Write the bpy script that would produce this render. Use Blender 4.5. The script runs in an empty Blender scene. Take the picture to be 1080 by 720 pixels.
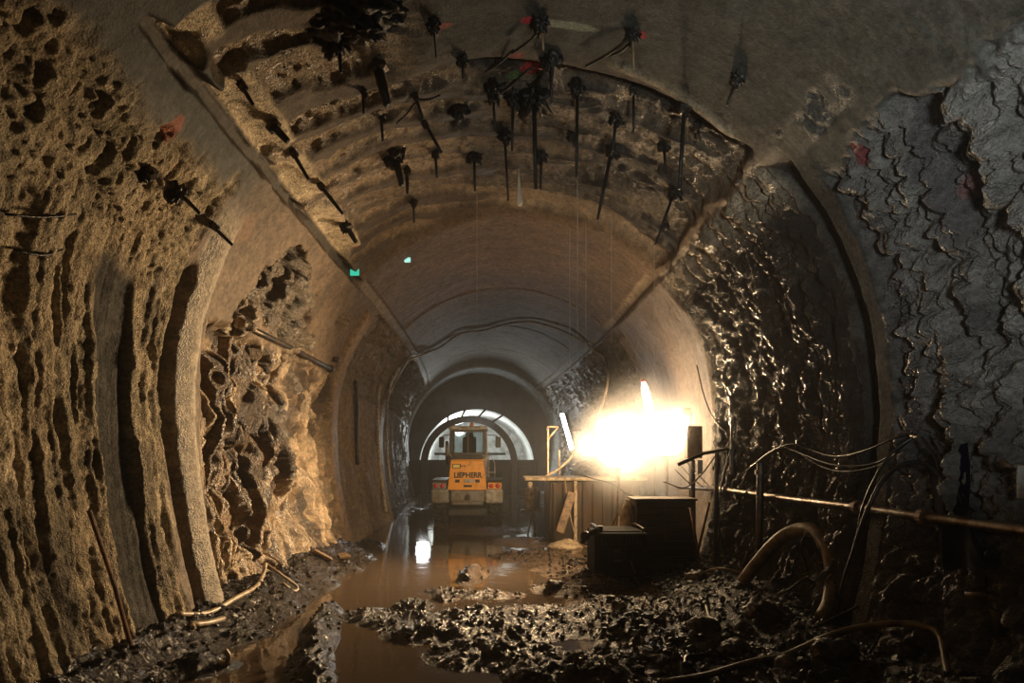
import bpy, bmesh, math, random
import numpy as np
from mathutils import Vector, Matrix

random.seed(7)
PI = math.pi
scene = bpy.context.scene
COL = scene.collection
HAZE, EXPO, BLOOM = 0.0035, 0.0, 0.6

# ----------------------------------------------------------------------------
# camera frame (used to survey where things stand in the tunnel)
F_PX, VPX, VPY, CAM_Z = 720.0, 525.0, 480.0, 1.98
def at(px, py, Y):
    """the point of the tunnel seen at photo pixel (px,py) and Y metres ahead"""
    return Vector(((px-VPX)/F_PX*Y, Y, CAM_Z-(py-VPY)/F_PX*Y))
def ground(px, py, z=0.0):
    Y = (CAM_Z-z)*F_PX/(py-VPY)
    return Vector(((px-VPX)/F_PX*Y, Y, z))

# ----------------------------------------------------------------------------
# noise
_rng = np.random.RandomState(11)
_TAB = _rng.rand(16, 256, 256).astype(np.float32)
def vn(x, y, k=0):
    x = np.asarray(x, np.float32); y = np.asarray(y, np.float32)
    xi = np.floor(x); yi = np.floor(y)
    fx = x-xi; fy = y-yi
    fx = fx*fx*fx*(fx*(fx*6-15)+10); fy = fy*fy*fy*(fy*(fy*6-15)+10)
    xi = xi.astype(np.int64) & 255; yi = yi.astype(np.int64) & 255
    x1 = (xi+1) & 255; y1 = (yi+1) & 255
    T = _TAB[k % 16]
    a = T[xi, yi]; b = T[x1, yi]; c = T[xi, y1]; d = T[x1, y1]
    return (a+(b-a)*fx)*(1-fy)+(c+(d-c)*fx)*fy
def fbm(x, y, o=4, k=0, g=0.5):
    s = 0; a = 1.0; t = 0
    for i in range(o):
        s = s+a*vn(x*2**i+i*17.3, y*2**i+i*9.1, k+i); t += a; a *= g
    return s/t
def ridge(x, y, o=4, k=0, g=0.55):
    s = 0; a = 1.0; t = 0
    for i in range(o):
        s = s+a*(1-np.abs(2*vn(x*2**i+i*7.7, y*2**i+i*5.3, k+i)-1)); t += a; a *= g
    return s/t
def ss(a, b, x):
    t = np.clip((np.asarray(x, np.float32)-a)/(b-a), 0, 1)
    return t*t*(3-2*t)
def band(a, b, x, e):
    return ss(a-e, a+e, x)*(1-ss(b-e, b+e, x))
def blocks(u, v, h, w, k=0):
    """courses of blocks: returns height per block 0..1 and distance to the joint in metres"""
    row = np.floor(v/h)
    off = vn(row*3.7+0.5, row*0+k*3.1, k)*7.0
    uu = u/w+off+0.25*(vn(u*1.3, row*5.0, k+1)-0.5)
    col = np.floor(uu)
    ri = row.astype(np.int64) & 255; ci = col.astype(np.int64) & 255
    hh = _TAB[(k+2) % 16][ri, ci]
    du = np.minimum(uu-col, 1-(uu-col))*w
    dv = np.minimum(v/h-row, 1-(v/h-row))*h
    return hh, np.minimum(du, dv)

# ----------------------------------------------------------------------------
# tunnel profile
R = 3.75; Z0 = 2.55
S_HL, S_HR, S_TOP = 2.88, 8.77, PI*R
def cx(Y):
    return 0.21-0.00274*np.maximum(0, np.asarray(Y)-15.0)**2
def prof(s):
    """(x, z, nx, nz): profile point relative to the tunnel centre line and inward normal"""
    s = np.asarray(s, np.float64)
    th = s/R
    x = -R*np.cos(th); z = Z0+R*np.sin(th); nx = np.cos(th); nz = -np.sin(th)
    lo = s < 0
    x = np.where(lo, -R+0.055*s**2, x); z = np.where(lo, Z0+s, z)
    nx = np.where(lo, 1.0, nx); nz = np.where(lo, 0.0, nz)
    sr = S_TOP-s; hi = sr < 0
    x = np.where(hi, R-0.055*sr**2, x); z = np.where(hi, Z0+sr, z)
    nx = np.where(hi, -1.0, nx); nz = np.where(hi, 0.0, nz)
    return x, z, nx, nz

# patches surveyed on the vault: (s, y, radius s, radius y)
def tunnel(s, y):
    """inward displacement d, albedo rgb, roughness, micro bump at (s, y)"""
    s = np.asarray(s, np.float32); y = np.asarray(y, np.float32)
    sr = np.float32(S_TOP)-s
    warp = fbm(s*0.9, y*0.9, 3, 3)-0.5
    w2 = fbm(s*3.1, y*3.1, 3, 6)-0.5
    yw = y+0.35*warp+0.10*w2
    sw = s+0.35*(fbm(s*1.1+40, y*1.1, 3, 9)-0.5)+0.12*w2
    srw = sr+0.35*(fbm(s*1.1+80, y*1.1, 3, 2)-0.5)+0.12*w2
    n_big = fbm(s*0.7, y*0.7, 4, 1)
    n_mid = fbm(s*3, y*3, 4, 4)
    n_fine = fbm(s*14, y*14, 3, 8)
    # ---- relief kinds ---------------------------------------------------
    # chiselled rock, streaked down the wall
    yk = y+0.10*s+0.10*warp+0.03*w2
    bil = lambda a, b, k: np.abs(2*vn(a, b, k)-1)
    hack = (0.075*vn(s*0.40+2*warp, yk*3.2, 2)+0.05*bil(s*0.6+3*warp, yk*7.5, 5)+0.055*vn(s*.50+w2, yk*14, 7)+0.045*vn(s*1.5, yk*27, 9)
            + 0.018*bil(s*4.5+w2, yk*7.5, 11)+0.03*n_mid+0.04*n_fine-0.17)
    hb, hj = blocks(y+0.35*warp+0.15*w2+0.03*s, s+0.45*warp+0.22*w2, 0.22, 0.26, 3)
    hackb = 0.045*hb-0.035*(1-ss(0.0, 0.05, hj+0.06*(n_mid-.5)+.03*(n_fine-.5)))+0.09*n_mid+0.06*n_fine+0.045*ridge(s*1.3+warp*2, yk*7, 3, 5)-0.13
    # heavy dripping mud
    q = fbm(s*0.8, y*1.2, 3, 12)
    ym = y+.9*(q-.5)+.10*w2
    mud = (0.28*vn(s*.8+1.6*q, ym*2.0, 10)+0.26*bil(s*.9+2*q, ym*4.2, 13)**.8+0.22*bil(s*1.7+2*q+.4*w2, ym*9.5, 3)+0.10*bil(s*4+q, ym*17, 5)
           + 0.06*fbm(s*9, ym*17, 3, 4)-0.46)
    # block masonry
    mb, mj = blocks(y+0.16*w2+0.2*warp+0.02*s, s+0.35*warp+0.20*w2, 0.19, 0.27, 5)
    vstr = ridge(s*0.4+warp, y*2.6+.3*w2, 3, 14)
    mason = (0.12*mb-0.035*(1-ss(0.0, 0.06, mj+0.06*(n_mid-.5)+.03*(n_fine-.5)))+0.22*vn(s*.4+warp, y*2.4+.3*w2, 14)+0.10*bil(s*.9+2*warp, y*6+w2, 4)
             + 0.09*bil(s*3.3+w2, y*4.1+w2, 6)+0.05*bil(s*5, y*12, 8)+0.12*n_mid+0.06*n_fine-0.38)
    # wet rock curtain
    wet = (0.18*vn(s*0.45+warp, y*2.6+w2, 6)+0.10*bil(s*1.2+warp, y*6.0+warp*3, 9)+0.09*bil(s*3.0+w2, y*12, 11)+0.05*bil(s*7, y*17, 3)+0.03*fbm(s*14, y*22, 2, 1)
           + 0.05*n_mid-0.25)
    # smooth sprayed concrete, trowel strokes running round the arch
    smo = 0.016*fbm(s*0.45+0.2*y, y*6.0+warp*2, 4, 3)+0.02*n_mid+0.003*n_fine
    # gouged glittering rock
    gou = 0.05*fbm(s*9, y*9, 3, 1)+0.035*fbm(s*1.2, y*11+warp*3, 3, 12)

    d = smo.copy()
    alb = np.empty(s.shape+(3,), np.float32)
    rough = np.full(s.shape, 0.62, np.float32)
    mic = np.full(s.shape, 0.25, np.float32)
    mat_ = np.full(s.shape, 0.80, np.float32)
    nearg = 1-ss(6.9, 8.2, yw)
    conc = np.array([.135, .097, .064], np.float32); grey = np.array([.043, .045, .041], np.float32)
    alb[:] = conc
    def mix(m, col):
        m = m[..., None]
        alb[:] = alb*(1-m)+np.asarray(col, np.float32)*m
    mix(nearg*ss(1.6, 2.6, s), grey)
    def put(m, dd, r, b):
        nonlocal d, rough, mic, mat_
        mat_ = mat_*(1-m)+m*(0.0 if r < .35 else .25 if r <= .45 else 1.0)
        d = d*(1-m)+dd*m; rough = rough*(1-m)+r*m; mic = mic*(1-m)+b*m
    smv = 0.75+0.5*fbm(s*0.5+0.2*y, y*5+warp*2, 4, 15)

    # ---- ceiling gouged area ---------------------------------------------
    inc = band(S_HL+0.05, S_HR-0.05, sw, 0.10)
    tilt = 0.35*np.sin(s*0.45)+0.25*warp
    t = y+0.55*warp-0.32*np.clip(s-S_HL, 0, 3)
    zl = band(5.3, 12.6, y+0.3*warp-0.1*(s-S_HL), 0.12)*(1-ss(5.9, 6.4, sw))
    zr = ss(7.45, 7.62, y+0.20*warp-0.10*np.cos(s*.9))*(1-ss(11.9, 12.5, y+0.5*warp+0.10*np.clip(s-5, 0, 9)))
    zone = np.maximum(zl*(1-ss(4.6, 5.4, s+0.4*(y-6))), zr)*inc
    bandn = 0
    for c_, w_, e_ in ((5.35, .17, 5.3), (5.95, .12, 5.6), (6.45, .30, 5.2), (7.25, .14, 8.9), (7.75, .16, 8.9), (8.25, .12, 8.9),
                       (8.75, .20, 8.9), (9.35, .16, 8.9), (9.85, .13, 8.0), (10.4, .16, 7.4), (11.0, .12, 6.2), (11.5, .12, 4.6), (9.1, .1, 8.9), (10.1, .1, 8.9)):
        bandn = np.maximum(bandn, band(c_-w_, c_+w_, t+0.12*w2, 0.06)*(1-ss(e_-.3, e_+.2, sw)))
    bandn = np.maximum(bandn, ss(.55, .62, fbm(s*0.35, t*2.4, 3, 7))*ss(5.2, 6, s)*zr)
    d = d-0.10*zone
    put(zone*bandn, -0.27+gou*2.4, 0.30, 1.0)
    mix(zone*bandn, [.40, .305, .20])
    mix(zone*(1-bandn), [.085, .064, .045])
    # sooty, wet middle of the crown
    soot = (1-.40*np.maximum(bandn*ss(.40, .55, fbm(s*.9, t*1.3, 3, 4)), 0))*zr*inc*ss(.36, .60, fbm(s*.7, y*.9, 3, 2)*.55+.74*np.exp(-((s-7.3)/2.1)**2-((y-9.0)/1.9)**2))
    mix(soot*0.92, [.028, .024, .021]); rough = rough*(1-soot*.5)+.3*soot*.5
    edge = band(7.40, 7.80, y+0.20*warp-0.10*np.cos(s*.9), 0.06)*inc*ss(4.6, 5.4, s)  # dark arc past the step: its shadow put into the colour
    mix(edge, [.02, .018, .016]); d = d-0.12*edge
    # haunch recess: broken rock coloured paler for lamplight (left), and its right twin
    hl = band(S_HL+0.02, S_HL+0.40, s+0.05*w2, 0.04)
    hp = np.maximum(np.maximum(band(6.1, 7.55, y, .08), band(7.85, 9.0, y, .1)), np.maximum(band(9.35, 11.2, y, .12), band(5.2, 5.6, y, .08)))
    put(hl*hp, -0.30+0.22*ss(S_HL, S_HL+.4, s)+gou*1.4, 0.36, 1.0); mix(hl*hp, [.80, .66, .46])
    crack = band(S_HL-0.13, S_HL+0.02, s+0.10*w2, 0.03)*band(5.0, 12.5, y, .2)
    d = d-0.22*crack; mix(crack, [.06, .05, .04])
    hr = band(S_HR+0.0, S_HR+0.35, s+0.08*w2, 0.04)*band(5.8, 8.4, y, .1)
    put(hr*ss(.5, .6, fbm(s*3, y*3, 3, 5)), -0.05+gou*1.5, .36, 1.); mix(hr*.12, [.40, .35, .27])
    # dribble of grout over the near right crown
    g1 = np.exp(-((y-7.25-0.10*(s-7.0))/0.085)**2)*band(6.9, 8.5, s, .15)
    d = d+0.05*g1; mix(g1*.9, [.30, .25, .17])

    # ---- left wall ---------------------------------------------------------
    L = 1-ss(S_HL-0.75, S_HL-0.45, sw+0.3*w2)          # below the smooth strip under the haunch
    nearL = 1-ss(7.15, 7.3, yw)
    blk = ss(0.9, 1.9, sw)
    put(L*nearL, hack*(1-blk)+hackb*blk, 0.5, .9)
    v1 = fbm(s*.8, y*2.4, 4, 8)
    rockc = np.array([.42, .325, .21], np.float32)*(1-v1[..., None])*1.0+np.array([.29, .255, .185], np.float32)*v1[..., None]*1.0
    m = (L*nearL)[..., None]; alb[:] = alb*(1-m)+rockc*m
    pale = L*nearL*ss(.62, .70, fbm(s*1.7, y*3.2, 3, 13)); mix(pale*.6, [.58, .48, .34])
    dk = L*nearL*ss(.60, .70, fbm(s*1.2+9, y*2.2, 3, 11)); mix(dk*.6, [.11, .095, .075])
    # smooth dark recessed strip
    st = band(6.02, 6.56, y+0.10*s+0.12*warp, 0.05)*band(-2.4, 1.25, sw, .12)
    put(st, -0.11+0.03*n_mid+0.035*fbm(s*.5, y*16, 3, 2), 0.8, .5); mix(st, [.060, .056, .050])
    # rib: shadow gap then the rounded sprayed rib
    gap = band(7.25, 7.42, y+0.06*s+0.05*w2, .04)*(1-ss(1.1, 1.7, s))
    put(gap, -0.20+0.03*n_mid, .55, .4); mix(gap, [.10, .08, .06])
    rb = band(7.42, 7.92, y+0.06*s+0.05*w2, .06)*(1-ss(1.9, 2.4, s))
    put(rb, 0.10*np.sin(np.clip((y+.06*s-7.42)/.5, 0, 1)*PI)+0.05*n_mid+.02*n_fine-.02, .42, .6); mix(rb, [.34, .28, .20])
    # rough panel of dripping mud
    pn = band(8.02, 14.05, yw, .10)*(1-ss(0.92, 1.12, s+.10*w2))
    put(pn, mud, .36, .9); mix(pn, [.50, .38, .25])
    mix(pn*ss(.50, .62, fbm(s*1.5, ym*3.4, 4, 3)+.05*(s+1.7))*.92, [.055, .034, .020])  # wet mud and crevice shade, both put into the colour
    mix(pn*ss(.54, .64, fbm(s*2.3+5, ym*5.2, 4, 9))*.75, [.20, .125, .065])
    # holes torn in the smooth shoulder
    def hole(s0, y0, rs, ry, depth, colr=(.15, .115, .075)):
        q2 = ((s-s0)/rs)**2+((y-y0)/ry)**2+1.3*w2+.5*(n_fine-.5)
        m_ = 1-ss(.75, 1.05, q2)
        put(m_, depth*1.0+0.2+1.3*mason, .4, .9); mix(m_, colr)
    hole(1.75, 10.1, .50, 1.25, -.20)
    hole(2.15, 9.6, .35, .55, -.22)
    hole(1.40, 11.0, .25, 1.0, -.16)
    hole(1.25, 8.9, .30, .28, -.14, (.26, .2, .13))
    hole(2.05, 13.0, .16, .35, -.10, (.2, .15, .1))
    hole(1.15, 11.4, .13, .8, -.10, (.22, .16, .1))
    # rib at 14 m, then streaked rock and small masonry above
    rb2 = band(14.05, 14.65, y+.05*s, .06)*(1-ss(2.4, 2.7, s))
    put(rb2, .10+.02*n_mid, .5, .3); mix(rb2, [.25, .17, .10])
    f1 = ss(14.65, 14.75, y+.05*s)*(1-ss(33.2, 33.4, y))
    fl = f1*(1-ss(.75, 1.0, s+.2*w2)); put(fl, hack*1.1, .45, .7); mix(fl, [.27, .19, .115])
    fu = f1*band(.9, 2.75, s+.10*w2, .08)*(1-ss(19.6, 19.8, y)); put(fu, mason*.8-.05, .45, .7); mix(fu, [.19, .145, .10])
    rb3 = band(20.2, 21.0, y, .06)*(1-ss(2.5, 2.7, s)); put(rb3, .10+.02*n_mid, .5, .3); mix(rb3, [.2, .15, .1])
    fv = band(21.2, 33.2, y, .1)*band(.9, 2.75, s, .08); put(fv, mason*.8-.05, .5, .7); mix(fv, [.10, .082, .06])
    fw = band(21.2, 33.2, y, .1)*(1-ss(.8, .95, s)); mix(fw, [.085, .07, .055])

    # ---- right wall ----------------------------------------------------------
    Rr = 1-ss(S_TOP-S_HR-0.80, S_TOP-S_HR-0.55, srw+.25*w2)
    nearR = 1-ss(6.75, 6.9, yw)
    put(Rr*nearR, mason*1.15, .42, .8)
    v2 = fbm(s*1.2, y*2.2, 4, 10)
    rc = np.array([.125, .122, .116], np.float32)*v2[..., None]*1.3+np.array([.055, .052, .051], np.float32)*(1-v2[..., None])*1.3
    m = (Rr*nearR)[..., None]; alb[:] = alb*(1-m)+rc*m
    dkr = Rr*nearR*ss(.52, .66, fbm(s*.5, y*2.6+warp*2, 3, 4)); mix(dkr*.75, [.042, .04, .045]); rough = rough*(1-dkr*.5)+.25*dkr*.5
    stx = band(6.75, 7.05, y+.08*w2, .05)*(1-ss(2.2, 2.8, sr)); put(stx, .03+.03*n_mid, .8, .4); mix(stx, [.040, .038, .035])
    gx = band(7.05, 7.50, y+.06*w2, .04)*(1-ss(2.6, 2.95, sr)); put(gx, -.16+.02*n_mid, .55, .3); mix(gx, [.03, .029, .028])
    wr = band(7.50, 12.1, yw, .05)*(1-ss(2.80, 2.96, sr+.06*w2))
    put(wr, wet*1.25+.03, .16, 1.0); mix(wr, [.024, .020, .017])
    wt = wr*ss(2.2, 2.75, sr+.2*w2); mix(wt*.8, [.50, .42, .31])  # lit top edge of the rock, painted in as a paler colour
    mix(wr*ss(.60, .70, fbm(s*2, y*6, 3, 6))*.5, [.09, .07, .05])
    sr2 = band(12.1, 16.5, yw, .08)*(1-ss(2.8, 2.95, sr)); put(sr2, .05+.05*ridge(s*.5, y*2.5, 3, 8)+.03*n_mid, .42, .5); mix(sr2, [.15, .115, .085])
    rb4 = band(16.5, 17.2, y, .06)*(1-ss(2.5, 2.7, sr)); put(rb4, .10, .5, .3); mix(rb4, [.2, .15, .1])
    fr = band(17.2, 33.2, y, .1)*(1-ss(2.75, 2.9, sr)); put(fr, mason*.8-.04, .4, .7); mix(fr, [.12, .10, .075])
    # upper far joint lines at the haunches
    for sh in (S_HL, S_HR):
        j = band(sh-.10, sh+.10, s+.03*w2, .03)*ss(12.4, 12.8, y)*(1-ss(33, 33.3, y))
        d = d-.06*j; mix(j*.5, [.30, .25, .18])
    # ring joints of the far vault
    for yj in (17.6, 22.6, 27.6):
        j = np.exp(-((y-yj)/.06)**2)*inc; d = d+.02*j; mix(j*.4, [.26, .2, .14])
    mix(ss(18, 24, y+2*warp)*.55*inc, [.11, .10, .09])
    mix(ss(.5, .62, fbm(s*.35+.15*y, y*1.7, 4, 9))*inc*ss(12, 13, y)*.5, [.12, .085, .06])
    # finished lining at the far end
    fin = ss(33.2, 33.5, y); put(fin, .06+.004*n_mid, .55, .12); mix(fin, [.36, .38, .38])
    alb *= (0.62+0.42*smv[..., None])*(.45+1.1*n_fine[..., None])*(.55+.55*n_mid[..., None]+.40*n_big[..., None])
    # spray-paint marks
    for (ps, py, rs, ry, colr) in PAINT:
        q2 = ((s-ps)/rs)**2+((y-py)/ry)**2+1.1*w2+.8*(n_fine-.5)
        mix((1-ss(.6, 1.1, q2))*.85, colr)
    return d, alb, rough, mic, mat_

PAINT = []
def surf(px, py, displaced=True, lift=0.0):
    """where the line of sight through a photo pixel meets the tunnel: point, inward normal, (s, Y)"""
    a = (px-VPX)/F_PX; b = -(py-VPY)/F_PX
    Y = np.linspace(3.0, 45.0, 8401)
    x = a*Y-cx(Y); z = CAM_Z+b*Y
    th = np.arctan2(z-Z0, -x)
    s = np.where(z < Z0, np.where(x < 0, z-Z0, S_TOP-(z-Z0)), th*R)
    rad = np.where(z < Z0, R-(R-(R-0.055*(z-Z0)**2))-np.abs(x), R-np.hypot(x, z-Z0))
    if displaced:
        i0 = int(np.argmax(rad < 0)); lo, hi_ = max(0, i0-900), min(len(Y), i0+900)
        Y, s, rad = Y[lo:hi_], s[lo:hi_], rad[lo:hi_]
        rad = rad-tunnel(s, Y)[0]
    i = int(np.argmax(rad < 0))
    _, _, nx, nz = prof(s[i])
    p = Vector((a*Y[i], Y[i], CAM_Z+b*Y[i])); n = Vector((float(nx), 0, float(nz)))
    return p+n*lift, n, float(s[i]), float(Y[i])
for (px, py, rs, ry, colr) in ((181, 134, .15, .09, (.30, .09, .05)), (908, 163, .13, .09, (.16, .02, .025)), (558, 20, .08, .06, (.45, .02, .04)),
                               (560, 88, .16, .10, (.50, .02, .03)), (545, 56, .10, .08, (.22, .05, .05)), (676, 34, .07, .06, (.35, .03, .03)),
                               (465, 26, .12, .05, (.30, .08, .07)), (380, 262, .07, .10, (.35, .05, .03)), (543, 96, .09, .07, (.10, .20, .05)),
                               (256, 240, .20, .25, (.19, .115, .07)), (600, 25, .30, .06, (.20, .22, .17)), (1008, 205, .12, .12, (.12, .055, .055))):
    _, _, s_, y_ = surf(px, py, False)
    PAINT.append((s_, y_, rs, ry, colr))

# ----------------------------------------------------------------------------
# materials
def nt(name):
    m = bpy.data.materials.new(name); m.use_nodes = True
    t = m.node_tree; b = t.nodes['Principled BSDF']
    return m, t, b
def lk(t, a, b): t.links.new(a, b)
def mat(name, col, rough=.5, metal=0.0, bump=0.0, bscale=30.0, dirt=None, dscale=4.0, damt=.5, spec=.5, trans=0, ior=1.45, emit=None, estr=0):
    m, t, b = nt(name)
    b.inputs['Base Color'].default_value = (*col, 1); b.inputs['Roughness'].default_value = rough
    b.inputs['Metallic'].default_value = metal; b.inputs['Specular IOR Level'].default_value = spec
    b.inputs['Transmission Weight'].default_value = trans; b.inputs['IOR'].default_value = ior
    if emit:
        b.inputs['Emission Color'].default_value = (*emit, 1); b.inputs['Emission Strength'].default_value = estr
    if dirt or bump:
        tc = t.nodes.new('ShaderNodeTexCoord')
    if dirt:
        n = t.nodes.new('ShaderNodeTexNoise'); n.inputs['Scale'].default_value = dscale; n.inputs['Detail'].default_value = 6
        n.inputs['Roughness'].default_value = .65
        lk(t, tc.outputs['Object'], n.inputs['Vector'])
        r = t.nodes.new('ShaderNodeMapRange'); r.inputs['From Min'].default_value = .62-.3*damt; r.inputs['From Max'].default_value = .72-.2*damt
        lk(t, n.outputs['Fac'], r.inputs['Value'])
        x = t.nodes.new('ShaderNodeMix'); x.data_type = 'RGBA'
        x.inputs[6].default_value = (*col, 1); x.inputs[7].default_value = (*dirt, 1)
        lk(t, r.outputs['Result'], x.inputs[0]); lk(t, x.outputs[2], b.inputs['Base Color'])
    if bump:
        n2 = t.nodes.new('ShaderNodeTexNoise'); n2.inputs['Scale'].default_value = bscale; n2.inputs['Detail'].default_value = 5
        lk(t, tc.outputs['Object'], n2.inputs['Vector'])
        bp = t.nodes.new('ShaderNodeBump'); bp.inputs['Strength'].default_value = bump; bp.inputs['Distance'].default_value = .02
        lk(t, n2.outputs['Fac'], bp.inputs['Height']); lk(t, bp.outputs['Normal'], b.inputs['Normal'])
    return m

def tunnel_mat():
    m, t, b = nt('tunnel_surface')
    ca = t.nodes.new('ShaderNodeAttribute'); ca.attribute_name = 'rock_colour'
    ra = t.nodes.new('ShaderNodeAttribute'); ra.attribute_name = 'rock_gloss'
    tc = t.nodes.new('ShaderNodeTexCoord')
    n1 = t.nodes.new('ShaderNodeTexNoise'); n1.inputs['Scale'].default_value = 26; n1.inputs['Detail'].default_value = 6; n1.inputs['Roughness'].default_value = .7
    n2 = t.nodes.new('ShaderNodeTexVoronoi'); n2.inputs['Scale'].default_value = 55
    for n in (n1, n2): lk(t, tc.outputs['Object'], n.inputs['Vector'])
    sx = t.nodes.new('ShaderNodeSeparateXYZ'); lk(t, ra.outputs['Vector'], sx.inputs[0])
    mm = t.nodes.new('ShaderNodeMath'); mm.operation = 'MULTIPLY_ADD'; mm.inputs[1].default_value = .45
    lk(t, n2.outputs['Distance'], mm.inputs[0]); lk(t, n1.outputs['Fac'], mm.inputs[2])
    bp = t.nodes.new('ShaderNodeBump'); bp.inputs['Distance'].default_value = .055
    lk(t, mm.outputs[0], bp.inputs['Height']); lk(t, sx.outputs['Y'], bp.inputs['Strength'])
    lk(t, bp.outputs['Normal'], b.inputs['Normal'])
    mr = t.nodes.new('ShaderNodeMapRange'); mr.inputs['From Min'].default_value = .3; mr.inputs['From Max'].default_value = .7; mr.inputs['To Min'].default_value = .45; mr.inputs['To Max'].default_value = 1.6
    lk(t, n1.outputs['Fac'], mr.inputs['Value'])
    mx = t.nodes.new('ShaderNodeMix'); mx.data_type = 'RGBA'; mx.blend_type = 'MULTIPLY'; mx.inputs[0].default_value = 1
    lk(t, ca.outputs['Color'], mx.inputs[6]); lk(t, mr.outputs['Result'], mx.inputs[7])
    lk(t, mx.outputs[2], b.inputs['Base Color'])
    lk(t, sx.outputs['X'], b.inputs['Roughness'])
    sp = t.nodes.new('ShaderNodeMapRange'); sp.inputs['To Min'].default_value = 1.0; sp.inputs['To Max'].default_value = .06
    lk(t, sx.outputs['Z'], sp.inputs['Value']); lk(t, sp.outputs['Result'], b.inputs['Specular IOR Level'])
    return m

M = {}
M['tunnel'] = tunnel_mat()
M['black'] = mat('sooty_steel', (.012, .011, .010), .42, .1, .6, 30)
M['blackrubber'] = mat('black_rubber', (.014, .014, .015), .24, 0, .15, 30)
M['darksteel'] = mat('dark_steel', (.035, .032, .030), .4, .6, .2, 30, (.09, .06, .035), 6, .5)
M['steel'] = mat('wet_steel', (.28, .25, .21), .28, .85, .1, 30, (.12, .07, .035), 7, .6)
M['genblack'] = mat('generator_black', (.010, .010, .010), .75, 0, .2, 30, (.025, .018, .012), 6, .5, spec=.15)
M['rust'] = mat('rusty_steel', (.19, .085, .035), .6, .2, .3, 50, (.07, .03, .015), 9, .6)
M['palehose'] = mat('pale_hose', (.55, .45, .32), .35, 0, .1, 40, (.25, .16, .09), 12, .6)
M['brownhose'] = mat('brown_hose', (.24, .17, .09), .4, 0, .1, 40, (.10, .065, .035), 8, .6)
M['plug'] = mat('pale_plaster', (.85, .78, .62), .4, 0, .2, 40)
M['cream'] = mat('cream_plaster', (.62, .50, .34), .5, 0, .2, 40, (.28, .19, .11), 9, .5)
M['timber'] = mat('wet_timber', (.30, .19, .10), .55, 0, .3, 24, (.12, .075, .04), 6, .6)
M['tank'] = mat('muddy_tank_steel', (.085, .070, .055), .45, .3, .2, 20, (.12, .075, .042), 3, .7)
M['yellow'] = mat('loader_yellow', (.83, .36, .045), .38, 0, .03, 30, (.55, .25, .05), 5, .35)
M['lgrey'] = mat('loader_grey', (.20, .20, .19), .45, 0, .1, 30, (.14, .10, .06), 5, .6)
M['palegrey'] = mat('loader_lamplit_grey', (.42, .41, .38), .45, 0, .1, 30, (.22, .17, .11), 4, .6)
M['charcoal'] = mat('charcoal_paint', (.035, .034, .034), .45, 0, .05, 30, (.07, .05, .035), 6, .4)
M['tyre'] = mat('tyre_rubber', (.012, .012, .012), .6, 0, .3, 30, (.05, .035, .02), 5, .4)
M['red'] = mat('red_lens', (.45, .02, .02), .2)
M['amber'] = mat('amber_lens', (.6, .2, .02), .2)
M['white'] = mat('white_paint', (.75, .74, .70), .4, 0, 0, 30, (.4, .33, .25), 8, .4)
M['offwhite'] = mat('pale_sheeting', (.60, .62, .60), .5, 0, .05, 6, (.34, .34, .32), 2, .5)
M['blue'] = mat('blue_sheet', (.008, .010, .045), .85, 0, .3, 8, (.006, .006, .015), 3, .6, spec=.08)
M['green'] = mat('green_reflector_glow', (.04, .55, .42), .3, 0, emit=(.05, .75, .5), estr=.75)  # reflector plate, emission stands in for the light it returns
M['mint'] = mat('pale_reflector_glow', (.55, .85, .80), .3, emit=(.45, 1.0, .9), estr=.9)
M['glassdark'] = mat('cab_glass', (.6, .66, .66), .05, trans=1.0, ior=1.2)
M['seat'] = mat('seat_fabric', (.03, .03, .032), .8)
M['mudclod'] = mat('wet_mud_clods', (.022, .016, .011), .30, 0, .8, 30, (.06, .04, .024), 9, .5)
M['stone'] = mat('wet_stone', (.16, .13, .10), .4, 0, .5, 30, (.06, .045, .03), 6, .6)
M['mirror'] = mat('mirror_back', (.02, .02, .02), .3)
M['water_thread'] = mat('falling_water', (.80, .78, .74), .2, trans=.25, ior=1.33)

# ----------------------------------------------------------------------------
# object helpers
def mesh_obj(name, bm, m=None, parent=None, smooth=False):
    me = bpy.data.meshes.new(name)
    bmesh.ops.recalc_face_normals(bm, faces=bm.faces[:])
    bm.to_mesh(me); bm.free()
    if smooth:
        me.polygons.foreach_set('use_smooth', [True]*len(me.polygons))
    if m is not None: me.materials.append(m)
    o = bpy.data.objects.new(name, me); COL.objects.link(o)
    if parent is not None: o.parent = parent
    return o
def tag(o, label=None, cat=None, group=None, kind=None):
    if label: o['label'] = label
    if cat: o['category'] = cat
    if group: o['group'] = group
    if kind: o['kind'] = kind
    return o
def thing(name, label, cat, loc=(0, 0, 0), rz=0.0, group=None):
    o = bpy.data.objects.new(name, None); o.empty_display_size = .1; COL.objects.link(o)
    o.location = loc; o.rotation_euler = (0, 0, rz)
    return tag(o, label, cat, group)
def dup(root, label=None, loc=None, group=None):
    r = root.copy(); COL.objects.link(r)
    if label: r['label'] = label
    if group: r['group'] = group
    if loc is not None: r.location = loc
    for ch in list(root.children):
        c = ch.copy(); COL.objects.link(c); c.parent = r
        for g in list(ch.children):
            d = g.copy(); COL.objects.link(d); d.parent = c
    return r
def bmn(): return bmesh.new()
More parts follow.
